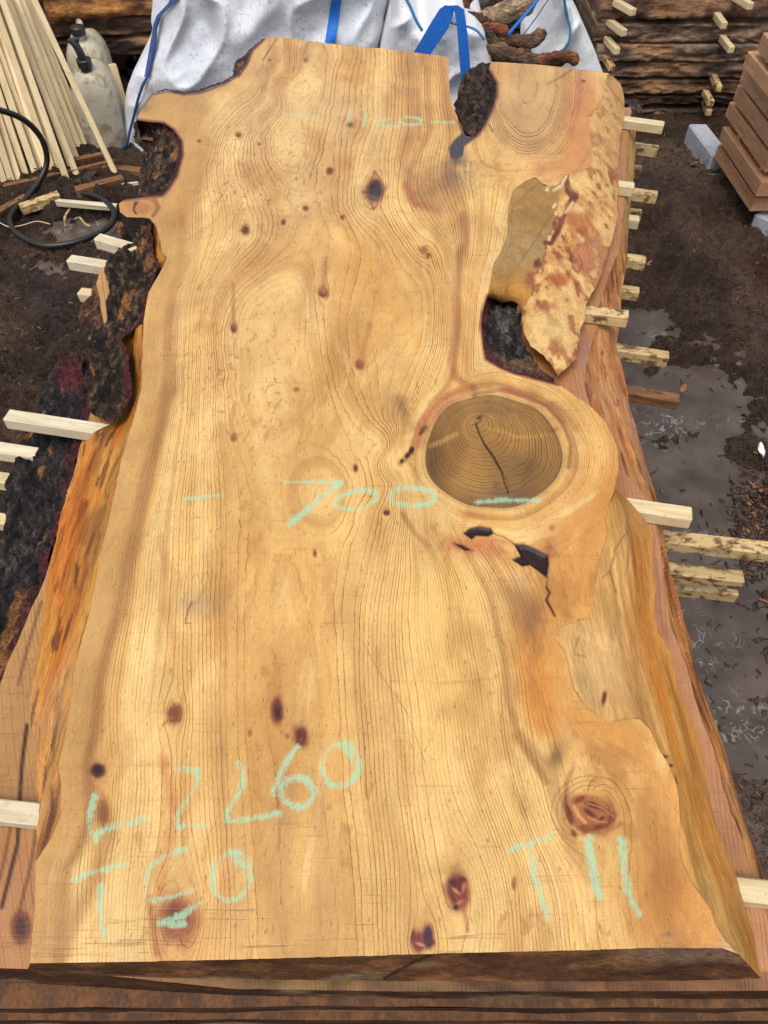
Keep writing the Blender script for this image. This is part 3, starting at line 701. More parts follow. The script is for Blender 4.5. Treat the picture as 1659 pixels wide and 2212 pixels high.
    c = mixc(c, C(104, 70, 42), .75 * np.exp(-((t - 1.0) / .018) ** 2)); c = mixc(c, C(236, 198, 126), .5 * np.exp(-((t - 1.10) / .04) ** 2) * (.5 + nA)); c = mixc(c, C(150, 100, 52), .5 * np.exp(-((t - 1.05 - .02 * nA) / .012) ** 2))
    c = mixc(c, C(176, 130, 74), .55 * np.exp(-((t - 1.22) / .03) ** 2) * sm(930, 1080, x))
    c = mixc(c, C(228, 178, 104), .55 * np.exp(-((t - 1.5) / .12) ** 2) * sm(1090, 1200, x)); c = mixc(c, C(212, 150, 74), .65 * sm(1.55, 1.75, t) * (1 - sm(2.0, 2.4, t)) * sm(1180, 1260, x))
    line([(1215, 1105), (1255, 1088), (1280, 1072)], 5, (240, 206, 146), .45, .9); line([(1150, 1135), (1230, 1108), (1290, 1060)], 4, (240, 206, 146), .35, .9)
    line([(1028, 915), (1036, 938), (1048, 961), (1066, 985), (1084, 1019), (1090, 1045), (1098, 1064)], 2.1, (52, 34, 22), 1, .35, warp=.25)
    blob(1034, 903, 6, 3, (60, 38, 24), 1.4, -20); blob(1072, 1048, 8, 9, (96, 70, 58), .9, 30); blob(1197, 930, 12, 5, (150, 84, 56), 1, -20)
    line([(1066, 985), (1072, 1000), (1086, 1022)], 1.3, (70, 46, 28), .8); line([(1088, 1030), (1096, 1036), (1100, 1052)], 1.3, (70, 46, 28), .7)
    line([(1018, 920), (1040, 909)], 1.2, (60, 40, 25), .8)
    # resin and bark pockets below the disc
    blob(1010, 1180, 58, 22, (188, 98, 62), 1, 12); blob(1040, 1172, 28, 14, (206, 122, 80), 1, -10); blob(1030, 1113, 26, 6, (182, 112, 70), .8, 5); blob(1020, 1108, 9, 8, (176, 112, 70), .9)
    blob(1182, 1168, 26, 16, (214, 160, 104), .7); blob(1185, 1190, 12, 20, (170, 92, 56), .9)
    for pp in ([(1000, 1152), (1014, 1140), (1035, 1135), (1061, 1140), (1067, 1152), (1055, 1159), (1028, 1158), (1019, 1166)],
               [(1110, 1175), (1131, 1175), (1151, 1182), (1184, 1198), (1186, 1217), (1182, 1249), (1160, 1232), (1144, 1221), (1128, 1224), (1106, 1209), (1124, 1201)],
               [(978, 1173), (1000, 1177), (1023, 1190), (1003, 1189)]):
        polyf(pp, (120, 42, 26), .95, 6.0); polyf(pp, (40, 17, 18), 1, 1.6)
    line([(1066, 1153), (1090, 1160), (1112, 1176)], 1.5, (130, 66, 42), .9); line([(1180, 1268), (1187, 1281), (1180, 1297), (1188, 1310), (1198, 1330)], 2.8, (76, 34, 22), 1, .4)
    line([(1184, 1247), (1180, 1268)], 2, (140, 80, 46), .8)
    # swirled burr low on the right
    polyf([(1224, 1722), (1250, 1714), (1290, 1720), (1320, 1733), (1334, 1760), (1318, 1786), (1290, 1790), (1262, 1806), (1240, 1782)], (176, 104, 62), .8, 7)
    blob(1275, 1770, 46, 34, (168, 92, 56), .5, 20)
    for q_ in ((1229, 1758, 7, 26, -18, (118, 50, 40)), (1322, 1768, 9, 15, 20, (124, 52, 40)), (1286, 1741, 22, 5, 22, (88, 36, 38)), (1296, 1786, 16, 7, -15, (128, 56, 42)), (1252, 1727, 14, 6, -30, (140, 66, 46)), (1308, 1750, 14, 5, 30, (134, 62, 44)), (1262, 1790, 12, 8, 30, (150, 80, 52)), (1240, 1800, 6, 10, -30, (130, 70, 46)), (1276, 1757, 16, 4, 35, (120, 54, 42)), (1300, 1768, 9, 4, -40, (104, 44, 38))):
        blob(q_[0], q_[1], q_[2], q_[3], q_[5], 1.1, q_[4], 3, .9)
    line([(1240, 1742), (1250, 1762), (1264, 1776)], 4, (228, 172, 110), .9, .6, warp=1); line([(1270, 1735), (1300, 1745), (1325, 1765)], 2, (214, 150, 96), .7, .6, warp=1); line([(1270, 1765), (1290, 1775), (1310, 1776)], 2, (222, 160, 104), .7, .6, warp=1)
    for dx_, rr in ((0, 1.0), (0, 1.18), (0, 1.36)):
        line([(1275 + 60 * rr * math.cos(t__ / 10.), 1752 + 56 * rr * math.sin(t__ / 10.)) for t__ in range(20, 50)], 1.4, (168, 110, 62), .6, .5, warp=1.5)
    line([(1240, 1650), (1225, 1690), (1222, 1740), (1250, 1790), (1300, 1800), (1340, 1780)], 5, (140, 84, 52), .55, .8, warp=1)
    blob(1245, 1650, 30, 8, (236, 196, 130), .6, -25)
    # slate-grey pocket at the foot of the bark wedge
    polyf([(1003, 281), (982, 300), (969, 318), (972, 340), (986, 347), (1000, 335), (1004, 316), (1036, 292), (1022, 290)], (70, 70, 76), 1, 2); blob(985, 350, 14, 10, (110, 92, 76), .7)
    # maroon cambium rim where bark was
    def rim(pts, w_=3.2, col=(112, 52, 42), al=.95): line(pts, w_, col, al, .6)
    rim(LEFT[30:42], 4.5); rim(LEFT[42:], 3); rim([(571, 83), (544, 108), (533, 137), (515, 162)], 4.5); rim(TOP[7:17], 5, (112, 62, 62)); rim(RIGHTC[:], 4, (120, 55, 50)); rim(LEFT[22:27], 1.6, (150, 88, 50), .7)
    blob(298, 449, 34, 16, (190, 118, 72), .9, 0, 4); line([(292, 437), (289, 455), (294, 462)], 2.2, (60, 30, 24), 1, .4); line([(288, 448), (298, 436)], 2, (60, 30, 24), 1)
    line([(335, 430), (343, 448), (330, 466)], 4, (150, 84, 56), .8, .7); line([(305, 428), (330, 432), (337, 448)], 2, (176, 100, 64), .8)
    blob(313, 235, 20, 9, (168, 128, 80), .8, -15)
    line([(598, 83), (575, 120), (568, 130)], 1.6, (110, 74, 40), .8)
    # knots
    for (kx, ky, rx, ry, dk, kc) in KN:
        blob(kx, ky - ry * .9, rx * 1.3, ry * 1.5, (188, 128, 80), .45 * dk); blob(kx, ky, rx * 1.3, ry * 1.2, tuple((np.array(kc) * .45 + np.array((176, 92, 56)) * .55).astype(int)), dk * 1.15, 0, 5, .1)
        blob(kx, ky, rx * .85, ry * .85, kc, dk * 1.6, 0, 6, .9)
    blob(808, 428, 10, 7, (96, 96, 100), .9, 0, 3); blob(805, 403, 7, 5, (36, 26, 24), 1); blob(600, 1540, 5, 12, (36, 24, 34), 1.2, -10); blob(212, 1664, 7, 7, (38, 20, 28), 1)
    line([(810, 370), (792, 410), (806, 450)], 2.5, (150, 84, 62), .7, .5); line([(810, 370), (832, 408), (808, 452)], 2.5, (150, 84, 62), .7, .5)
    line([(505, 615), (503, 660), (506, 705)], 4, (176, 122, 78), .6, .7); line([(508, 870), (500, 910), (506, 945)], 4, (180, 126, 80), .5, .7); line([(800, 700), (785, 750), (778, 785)], 6, (192, 136, 84), .5, .8)
    line([(703, 560), (700, 600), (700, 630)], 6, (196, 140, 88), .5, .8); line([(995, 1950), (1005, 1975), (1010, 2010)], 5, (170, 98, 62), .7, .7); blob(978, 1905, 10, 7, (70, 28, 32), 1, 10, 3); blob(995, 1945, 8, 14, (140, 70, 48), .9)
    for q_ in ((985, 1925, 12, 4, 40, (206, 140, 100)), (1002, 1915, 4, 16, 10, (190, 120, 84)), (992, 1950, 10, 3, -30, (200, 134, 92)), (1000, 1900, 10, 6, 20, (96, 36, 34)), (985, 1960, 7, 8, 0, (92, 38, 36)), (382, 2010, 18, 5, 30, (196, 124, 80)), (370, 1990, 5, 16, 20, (90, 38, 38)), (402, 1975, 6, 20, -10, (104, 48, 40)), (908, 2040, 10, 3, 20, (200, 140, 96)), (892, 2022, 4, 16, 10, (110, 52, 50)), (935, 2035, 6, 6, 0, (110, 44, 46))): blob(q_[0], q_[1], q_[2], q_[3], q_[5], 1.0, q_[4], 3, .8)
    blob(960, 1880, 40, 16, (200, 160, 96), .5); blob(395, 1995, 14, 20, (160, 90, 56), .7, 30); blob(375, 1965, 10, 18, (84, 36, 40), .8, 0)
    line([(352, 1567), (362, 1556), (372, 1550)], 3, (190, 105, 60), .8)
    # hairline checks
    line([(780, 1385), (830, 1470), (880, 1540), (920, 1650)], .9, (150, 105, 62), .7, .4, warp=1); line([(1190, 2005), (1195, 2030), (1205, 2055)], .9, (130, 88, 50), .7)
    line([(1080, 1380), (1095, 1400)], .9, (150, 105, 62), .6)
    # grey weather stain near the right rim of the face
    blob(1443, 2018, 12, 6, (150, 122, 98), .9); blob(1570, 2045, 16, 16, (212, 186, 158), .8)
    return np.clip(c, .004, .95)

x, y, F = region_grid(OUT, 2.45)
V = P(x, y, Z0)
R, t_, m_, mu_, u_, fig, kd, xe = fields(x, y, V)
# ring density, from neighbouring vertices of each face
gd = np.zeros(len(x)); cnt = np.zeros(len(x))
for a, b_ in ((0, 1), (1, 2)):
    i, j = F[:, a], F[:, b_]; dR = np.abs(R[i] - R[j]) / (np.hypot(x[i] - x[j], y[i] - y[j]) + .3)
    np.add.at(gd, i, dR ** 2); np.add.at(cnt, i, .5)
gd = np.sqrt(gd / np.maximum(cnt, .5))                        # rings per traced pixel
mm = 1000 * .000472 * (1.0 + (2050 - y) / 1100.0)             # size of a traced pixel in mm
lw = np.clip(gd * 2.3, .08, .65)
lamt = np.clip(1.0 - .85 * sm(.20, .50, gd) , .12, 1)
lamt *= .5 + .5 * sm(.02, .075, gd)
eL = pdist(LEFT[:46], x, y); lamt *= .25 + .75 * sm(20, 90, eL)
eR = pdist(RIGHT3, x, y); lamt *= .3 + .7 * sm(20, 130, eR)
lamt = np.where(t_ < 1.0, 1.55, lamt); lamt = lamt * (1 + .35 * mu_); lamt = np.where((t_ > 1.0) & (m_ > .5), np.minimum(lamt, .7), lamt)
lamt *= 1 - .8 * sm(1.0, .6, kd)
chalk = np.zeros(len(x)); nzc = fbm(V[:, 0] * 30, V[:, 1] * 30, 0, 2, 201)
for pts, w_, s_ in CHALK:
    bb = np.array(pts); sel = (x > bb[:, 0].min() - 20) & (x < bb[:, 0].max() + 20) & (y > bb[:, 1].min() - 20) & (y < bb[:, 1].max() + 20)
    d = pdist(pts, x[sel], y[sel]); chalk[sel] = np.maximum(chalk[sel], s_ * np.clip(1.15 - d / w_, 0, 1) * (1 + .15 * nzc[sel]))
saw = np.clip(sm(1900, 2010, y) * 1.0 + .35 * np.exp(-((x - 1250) / 120) ** 2 - ((y - 330) / 80) ** 2) + .42, 0, 1)
fleck = np.clip(fig * 1.1, 0, 1)
colr = paint(x, y, V, R, t_, m_, mu_, u_, kd, xe)
V = V.copy(); V[:, 2] += .0009 * fbm(V[:, 0] * 14, V[:, 1] * 5, 0, 3, 301)
# sunk pockets and the split in the disc
for pp, dp in (([(1000, 1152), (1014, 1140), (1035, 1135), (1061, 1140), (1067, 1152), (1055, 1159), (1028, 1158), (1019, 1166)], .003),
               ([(1110, 1175), (1131, 1175), (1151, 1182), (1184, 1198), (1186, 1217), (1182, 1249), (1160, 1232), (1144, 1221), (1128, 1224), (1106, 1209), (1124, 1201)], .004),
               ([(978, 1173), (1000, 1177), (1023, 1190), (1003, 1189)], .002)):
    i = inside(pp, x, y); d = pdist(pp, x, y, True); V[:, 2] -= np.where(i, dp * sm(0, 7, d), 0)
V[:, 2] -= .003 * (1 - sm(.5, 2.2, pdist([(1028, 915), (1048, 961), (1084, 1019), (1098, 1064)], x, y)))
SLAB = empty('timber_slab', 'big golden live-edge slab on top of the stack, chalked 700, with a round branch disc', 'wood slab')
link('sawn_face', npmesh('sawn_face', V, F, dict(ring=R, lw=lw, lamt=lamt, chalk=chalk, fleck=fleck, saw=saw), colr), M_FACE, SLAB)

# natural (waney) edges
def live_col(base, warm, dark):
    def f(x, y, h, V, di, do):
        a = 1.3 * fbm(V[:, 0] * 60, V[:, 1] * 5, V[:, 2] * 30, 4, 401, .6); b_ = 1.2 * fbm(V[:, 0] * 150, V[:, 1] * 22, 0, 3, 411)
        c = mixc(C(*base), C(*warm), sm(-.3, .4, a)); c = mixc(c, C(*dark), .9 * sm(.15, .4, b_)); return mixc(c, C(*dark), .5 * sm(.35, .6, fbm(V[:, 0] * 14, V[:, 1] * 9, 0, 3, 421)))
    return f
def fib_disp(a=.004):
    return lambda V: a * fbm(V[:, 0] * 60, V[:, 1] * 7, V[:, 2] * 20, 4, 431) + a * 1.2 * fbm(V[:, 0] * 14, V[:, 1] * 6, 0, 3, 433)
Li = [(308, 700), (308, 747), (306, 837), (288, 909), (260, 1000), (238, 1110), (216, 1203), (197, 1311), (177, 1383), (159, 1455), (155, 1509), (139, 1600), (126, 1653), (132, 1693), (132, 1759), (112, 1809), (78, 1860)]
Lo = [(262, 733), (274, 769), (288, 819), (280, 860), (262, 905), (200, 935), (178, 965), (170, 1000), (150, 1050), (137, 1095), (104, 1239), (88, 1365), (70, 1455), (63, 1527), (75, 1600), (78, 1680), (85, 1740), (78, 1800), (76, 1860)]
def edgecol(x, y, h, V, di, do):
    c = live_col((212, 148, 58), (196, 112, 24), (88, 44, 16))(x, y, h, V, di, do)
    c = mixc(c, C(200, 104, 14), .7 * np.exp(-((y - 1180) / 180) ** 2) * sm(.2, .8, h)); c = mixc(c, C(196, 144, 96), .6 * sm(1330, 1500, y) * sm(-.3, .3, fbm(V[:, 0] * 30, V[:, 1] * 7, 0, 3, 439)))
    c = mixc(c, C(200, 140, 66), .5 * (1 - sm(.0, .5, h)))
    return c
band('live_edge', wob(Li, 2, 12, 6), wob(Lo, 4, 12, 7), Z0 - .001, Z1, edgecol, M_LIVE, SLAB, 2.3, 1.3, fib_disp(.005))
# small light strip of live edge below the ear
band('live_edge', [(335, 487), (346, 523), (361, 558), (352, 578)], [(326, 492), (330, 525), (328, 545), (338, 590)], Z0 - .001, Z0 - .03, lambda *a: live_col((214, 160, 78), (200, 130, 44), (130, 70, 26))(*a), M_LIVE, SLAB, 3, 1, fib_disp(.003))
Ri = RIGHT3w
Ro = [(1328, 1057), (1357, 1078), (1386, 1112), (1411, 1149), (1413, 1239), (1418, 1275), (1415, 1318), (1422, 1365), (1451, 1412), (1462, 1459), (1472, 1498),
      (1494, 1556), (1508, 1599), (1519, 1635), (1530, 1705), (1544, 1766), (1559, 1816), (1573, 1852), (1588, 1881), (1613, 1968), (1631, 2018), (1645, 2113)]
def rightcol(x, y, h, V, di, do):
    a = 1.3 * fbm(V[:, 0] * 60, V[:, 1] * 5, 0, 4, 441, .6)
    a = a * .8; c = mixc(C(216, 166, 94), C(190, 134, 62), sm(-.4, .5, a)); c = mixc(c, C(190, 118, 34), .75 * sm(.35, .75, h + .2 * a)); c = mixc(c, C(216, 160, 82), .5 * sm(.85, 1, h))
    c = mixc(c, C(222, 180, 116), .85 * np.exp(-((x - 1290) / 80) ** 2 - ((y - 1440) / 120) ** 2) * (1 - sm(.6, .9, h)))
    c = mixc(c, C(206, 124, 30), .7 * np.exp(-((x - 1440 - (y - 1450) * .12) / 34) ** 2 - ((y - 1450) / 330) ** 2) * sm(-.3, .3, a)); c = mixc(c, C(206, 150, 72), .5 * np.exp(-((y - 1120) / 60) ** 2))
    c = mixc(c, C(150, 90, 52), .8 * np.exp(-((x - 1350) / 12) ** 2 - ((y - 1200) / 60) ** 2) * sm(-.1, .3, a)); c = mixc(c, C(212, 168, 92), .5 * sm(1700, 1900, y) * (1 - h))
    for (bx, by, rx, ry) in ((1303, 1512, 5, 14), (1305, 1503, 4, 6), (1455, 1650, 8, 4), (1463, 1690, 5, 16), (1442, 1630, 9, 4)):
        c = mixc(c, C(100, 46, 30), np.clip(1.3 * np.exp(-((x - bx - (by - y) * .15) / rx) ** 2 - ((y - by) / ry) ** 2), 0, 1))
    sp = fbm(V[:, 0] * 90, V[:, 1] * 60, 0, 3, 451); c = mixc(c, C(130, 84, 44), .6 * sm(.3, .5, sp) * np.exp(-((x - 1285) / 34) ** 2 - ((y - 1430) / 60) ** 2))
    d = pdist([(1251, 1375), (1240, 1400), (1240, 1415), (1262, 1420)], x, y); c = mixc(c, C(120, 84, 50), .7 * (1 - sm(.5, 2, d)))
    for ln in ([(1356, 1110), (1350, 1150), (1325, 1190), (1318, 1235), (1300, 1248)], [(1318, 1235), (1330, 1280)], [(1352, 1140), (1352, 1230)]):
        c = mixc(c, C(116, 80, 44), .7 * (1 - sm(.6, 2.4, pdist(ln, x + 5 * a, y))))
    return c
band('live_edge', Ri, wob(Ro, 2.5, 14, 8), Z0 - .001, Z1, rightcol, M_LIVER, SLAB, 2.3, 1.7, fib_disp(.0050))
# peeled flap, upper right
Fi = [(1314, 158)] + RIGHT1
Fo = [(1323, 164), (1340, 180), (1347, 202), (1349, 234), (1345, 270), (1338, 306), (1336, 396), (1334, 468), (1325, 511), (1314, 540), (1302, 583), (1296, 600), (1285, 625), (1275, 640), (1268, 653), (1262, 675), (1264, 690),
      (1253, 712), (1254, 733), (1246, 750), (1249, 772), (1236, 782), (1228, 792), (1218, 800), (1206, 812), (1198, 800), (1188, 784), (1175, 768), (1160, 757), (1145, 747), (1131, 718), (1127, 690), (1127, 668), (1118, 655), (1105, 650), (1080, 651), (1062, 645), (1053, 641)]
def flapcol(x, y, h, V, di, do):
    a = fbm(V[:, 0] * 22, V[:, 1] * 12, 0, 4, 461); b_ = fbm(V[:, 0] * 70, V[:, 1] * 40, 0, 3, 463); w = fbm(V[:, 0] * 9, V[:, 1] * 6, 0, 3, 469)
    c = mixc(C(226, 178, 110), C(206, 148, 84), sm(-.2, .5, a)); c = mixc(c, C(176, 108, 64), .85 * sm(.05, .3, w + .5 * b_)); c = mixc(c, C(146, 78, 50), .75 * sm(.18, .4, b_)); c = mixc(c, C(236, 198, 134), .6 * sm(.1, .35, -b_)); c = mixc(c, C(216, 160, 78), .6 * sm(1318, 1345, x))
    c = mixc(c, C(226, 192, 136), .7 * sm(740, 640, y) * 0)
    seam = [(1212, 385), (1205, 440), (1196, 490), (1178, 525), (1170, 560), (1150, 600), (1150, 640), (1128, 665)]
    # smooth olive patch left of the seam
    sx = np.interp(y, [p[1] for p in seam], [p[0] for p in seam]) + 7 * b_ + 4 * a
    l = 1 - sm(-2, 2, x - sx)
    l = np.where((y > 384) & (y < 668), l, 0)
    ol = mixc(C(186, 146, 84), C(164, 124, 70), sm(-.4, .4, w)); ol = mixc(ol, C(196, 138, 60), .7 * sm(560, 640, y)); ol = mixc(ol, C(178, 148, 100), .5 * sm(470, 520, y) * (1 - sm(560, 600, y)))
    c = mixc(c, ol, l); c = mixc(c, C(90, 56, 32), .75 * np.exp(-((x - sx) / 1.8) ** 2) * (y > 470) * (y < 660))
    for ln in ([(1172, 388), (1107, 446), (1103, 480)], [(1200, 455), (1118, 575)], [(1190, 460), (1165, 500)]): c = mixc(c, C(104, 76, 42), .7 * (1 - sm(.4, 1.5, pdist(ln, x, y))))
    red = [(1222, 375), (1226, 400), (1240, 430), (1216, 470), (1205, 500), (1190, 525), (1179, 523)]
    c = mixc(c, C(118, 58, 42), np.clip(1.1 * (1 - sm(3, 8, pdist(red, x + 3 * b_, y + 3 * a) - 5 * np.exp(-((y - 420) / 22) ** 2))), 0, 1))
    for bx, by, rx, ry, cc in ((1199, 483, 6, 6, (128, 76, 56)), (1180, 524, 5, 6, (120, 70, 60)), (1160, 569, 8, 10, (110, 60, 50)), (1146, 605, 12, 16, (160, 96, 56)), (1250, 470, 34, 26, (190, 120, 70)), (1262, 560, 20, 30, (190, 124, 84)), (1205, 605, 20, 14, (186, 108, 60)), (1290, 540, 14, 40, (186, 130, 90))):
        c = mixc(c, C(*cc), np.clip(1.1 * np.exp(-((x - bx) / rx) ** 4 - ((y - by) / ry) ** 4) * (.7 + .5 * b_ + .2), 0, 1))
    for ln in ([(1187, 398), (1181, 412)], [(1200, 440), (1195, 448)], [(1232, 358), (1214, 400), (1196, 412)], [(1236, 440), (1222, 460)]): c = mixc(c, C(232, 204, 160), .85 * (1 - sm(2, 4, pdist(ln, x, y))))
    c = mixc(c, C(236, 202, 136), .8 * np.clip(np.exp(-((x - 1250) / 20) ** 2 - ((y - 452) / 10) ** 2) + np.exp(-((x - 1245) / 14) ** 2 - ((y - 402) / 10) ** 2) + np.exp(-((x - 1205) / 50) ** 2 - ((y - 715) / 40) ** 2) * sm(-.5, .2, a), 0, 1))
    oc = pdist([(1240, 545), (1232, 560), (1240, 585), (1250, 588), (1258, 570), (1248, 548)], x, y, True); c = mixc(c, C(104, 66, 40), .7 * (1 - sm(.5, 2, oc)))
    c = mixc(c, C(214, 166, 106), .8 * (1 - sm(330, 395, y))); c = mixc(c, C(164, 112, 70), .6 * sm(.1, .35, b_) * (1 - sm(330, 395, y)))
    return c
band('live_edge', Fi, wob(Fo, 2.5, 8, 9), Z0 - .001, Z1 + .004, flapcol, M_FLAP, SLAB, 2.2, 1.8, lambda V: .004 * fbm(V[:, 0] * 24, V[:, 1] * 14, 0, 4, 471) + .0018 * fbm(V[:, 0] * 90, V[:, 1] * 60, 0, 3, 473))

# bark
def bark_disp(a=.012, s=1.0):
    def f(V):
        r = 1 - np.abs(fbm(V[:, 0] * 46 * s, V[:, 1] * 20 * s, V[:, 2] * 30, 4, 501, .6)) * 1.6
        st = fbm(V[:, 0] * 30 * s, V[:, 1] * 22 * s, V[:, 2] * 20, 3, 505)
        return a * (r * 1.6 - 1.2) + a * .9 * (np.floor(st * 5) / 5) + a * .8 * fbm(V[:, 0] * 12, V[:, 1] * 8, 0, 3, 503) + a * .6 * fbm(V[:, 0] * 120, V[:, 1] * 80, V[:, 2] * 90, 3, 507)
    return f
def barkcol(rimw=0.0, rimc=(98, 42, 38), tan=.8, base=(50, 37, 28), hi=(124, 98, 74)):
    def f(x, y, h, V, di, do):
        a = 1.3 * fbm(V[:, 0] * 95, V[:, 1] * 50, V[:, 2] * 60, 4, 511, .65); b_ = fbm(V[:, 0] * 22, V[:, 1] * 16, 0, 3, 517)
        c = mixc(C(*base), C(*hi), sm(-.1, .5, a)); c = mixc(c, C(22, 19, 18), sm(-.1, -.45, a) * .9)
        c = mixc(c, C(176, 118, 68), tan * sm(.36, .46, b_ + .15 * a)); 
        if rimw: c = mixc(c, C(*rimc), .9 * (1 - sm(rimw * .6, rimw * 1.3, di + 3 * a)))
        return c
    return f
# chunk on the left, two lobes
B1i = [(330, 484), (326, 500), (330, 530), (333, 552), (345, 560), (338, 600), (321, 632), (314, 665), (307, 697), (288, 707), (262, 733), (272, 750), (280, 775), (288, 819), (281, 860), (262, 895), (235, 911)]
B1o = [(262, 474), (252, 480), (252, 498), (262, 515), (284, 526), (252, 536), (234, 548), (224, 585), (235, 610), (229, 650), (231, 693), (205, 705), (182, 715), (188, 747), (196, 780), (202, 819), (189, 848), (192, 880), (197, 893)]
band('bark', B1i, wob(B1o, 4, 9, 10), Z0 - .004, Z1 - .005, barkcol(9), M_BARK, SLAB, 1.9, .8, bark_disp(.013))
B2i = [(294, 262), (317, 264), (353, 269), (375, 283), (391, 308), (393, 335), (382, 379), (364, 407), (351, 421), (317, 424), (299, 424)]
B2o = [(291, 264), (290, 290), (290, 306), (310, 324), (304, 335), (309, 360), (302, 375), (301, 396), (299, 420)]
band('bark', B2i, wob(B2o, 4, 8, 11), Z0 - .003, Z1 - .02, barkcol(6), M_BARK, SLAB, 1.8, .7, bark_disp(.010, 1.4))
B3i = [(328, 203), (360, 196), (397, 203), (433, 199), (487, 179), (515, 161), (533, 137), (544, 108), (571, 83)]
B3o = [(331, 201), (360, 191), (396, 197), (432, 193), (482, 174), (503, 162), (508, 134), (538, 108), (567, 84)]
band('bark', B3i, wob(B3o, 2, 8, 12), Z0 - .003, Z1, barkcol(4), M_BARK, SLAB, 2.2, .8, bark_disp(.005, 1.6))
B4i = [(1060, 135), (1056, 151), (1072, 180), (1072, 209), (1062, 240), (1050, 265), (1035, 288), (1020, 296), (1008, 292), (1002, 282)]
B4o = [(1040, 134), (1030, 142), (1012, 150), (1000, 162), (994, 180), (988, 198), (986, 215), (978, 225), (984, 240), (992, 255), (998, 270)]
band('bark', B4i, wob(B4o, 3, 8, 13), Z0 - .003, Z1 - .01, barkcol(5, (108, 60, 58), .5, (58, 46, 40), (112, 92, 76)), M_BARK, SLAB, 1.6, .8, bark_disp(.011, 1.3))
# bark pocket in the cavity
Pi = RIGHTC[:-1] + [(1156, 817), (1200, 829)]
Po = [(1066, 646), (1085, 654), (1110, 652), (1127, 672), (1124, 700), (1128, 725), (1140, 755), (1165, 790), (1195, 815)]
def pockcol(x, y, h, V, di, do):
    c = barkcol(11, (118, 54, 56), .1, (40, 36, 34), (110, 102, 96))(x, y, h, V, di, do)
    a = fbm(V[:, 0] * 60, V[:, 1] * 40, 0, 4, 521)
    c = mixc(c, C(112, 104, 100), .8 * np.exp(-((x - 1098) / 20) ** 2 - ((y - 700) / 32) ** 2) * sm(-.3, .2, a)); return mixc(c, C(140, 108, 80), .85 * sm(760, 785, y) * sm(9, 14, di))
band('bark_pocket', Pi, Po, Z0 - .002, Z2 + .006, pockcol, M_BARK, SLAB, 1.8, .6, bark_disp(.009, 1.3))
# front end of the top slab and its underside
def endcol(base, hi, seed, lightbot=0.0):
    def f(x, y, h, V, di, do):
        a = fbm(V[:, 0] * 30, V[:, 2] * 60 + V[:, 1] * 60, 0, 4, seed); b_ = fbm(V[:, 0] * 7, V[:, 2] * 30, 0, 3, seed + 3)
        c = mixc(C(*base), C(*hi), sm(-.2, .5, a)); c = mixc(c, C(150, 130, 104), .55 * sm(.28, .55, b_)); return mixc(c, C(34, 22, 16), .5 * sm(.2, .6, -b_))
    return f
FR = [(65, 2081)] + FRONT[::-1] + [(1595, 2061)]
FB = [(60, 2094), (200, 2106), (420, 2115), (900, 2119), (1300, 2120), (1500, 2118), (1645, 2114)]
def ffc(x, y, h, V, di, do):
    c = endcol((86, 54, 32), (122, 82, 50), 601)(x, y, h, V, di, do)
    c = mixc(c, C(134, 116, 98), .7 * sm(1150, 1500, x) * sm(.55, .3, h) * (.6 + .6 * fbm(V[:, 0] * 20, V[:, 2] * 40, 0, 3, 607)))
    return mixc(c, C(22, 12, 10), .9 * (1 - sm(1.5, 4, pdist([(935, 2060), (880, 2085), (830, 2112)], x, y))))
band('end_face', wob(FR, .8, 12, 14), FB, Z0, Z1, ffc, M_END, SLAB, 3.2, 1, lambda V: .0015 * fbm(V[:, 0] * 90, V[:, 2] * 90, 0, 3, 609))
def flat_poly(name, pts3, mat, parent):
    bm = bmesh.new(); vs = [bm.verts.new(p) for p in pts3]; f = bm.faces.new(vs); bmesh.ops.triangulate(bm, faces=[f])
    me = bpy.data.meshes.new(name); bm.to_mesh(me); bm.free(); return link(name, me, mat, parent, smooth=False)
def skirt(name, line, z0, z1, mat, parent, col=(90, 60, 38)):
    line = wob(line, 0, 12); a = P([p[0] for p in line], [p[1] for p in line], z0); b_ = a.copy(); b_[:, 2] = z1
    n = len(line); V = np.vstack([a, b_]); F = [(i, i + 1, i + 1 + n, i + n) for i in range(n - 1)]
    return link(name, npmesh(name, V, F, None, np.tile(C(*col), (2 * n, 1))), mat, parent, smooth=False)
skirt('end_face', TOP[:4], Z0 - .0005, Z1, M_END, SLAB); skirt('end_face', TOP[17:], Z0 - .0005, Z1, M_END, SLAB)
skirt('side_face', RIGHT2w + [(1322, 1075)], Z0 - .0005, Z1, M_LIVE, SLAB, (170, 112, 58)); skirt('side_face', TOP[3:9], Z0 - .0005, Z1, M_LIVE, SLAB, (140, 84, 60))
skirt('side_face', LEFT[23:31], Z0 - .0005, Z1, M_BARK, SLAB, (60, 44, 38)); skirt('side_face', LEFT[41:44], Z0 - .0005, Z1, M_BARK, SLAB, (60, 44, 38))
und = P([p[0] for p in OUT], [p[1] for p in OUT], Z0); und[:, 2] = Z1 + .003
flat_poly('underside', [tuple(v) for v in und], M_UNDER, SLAB)

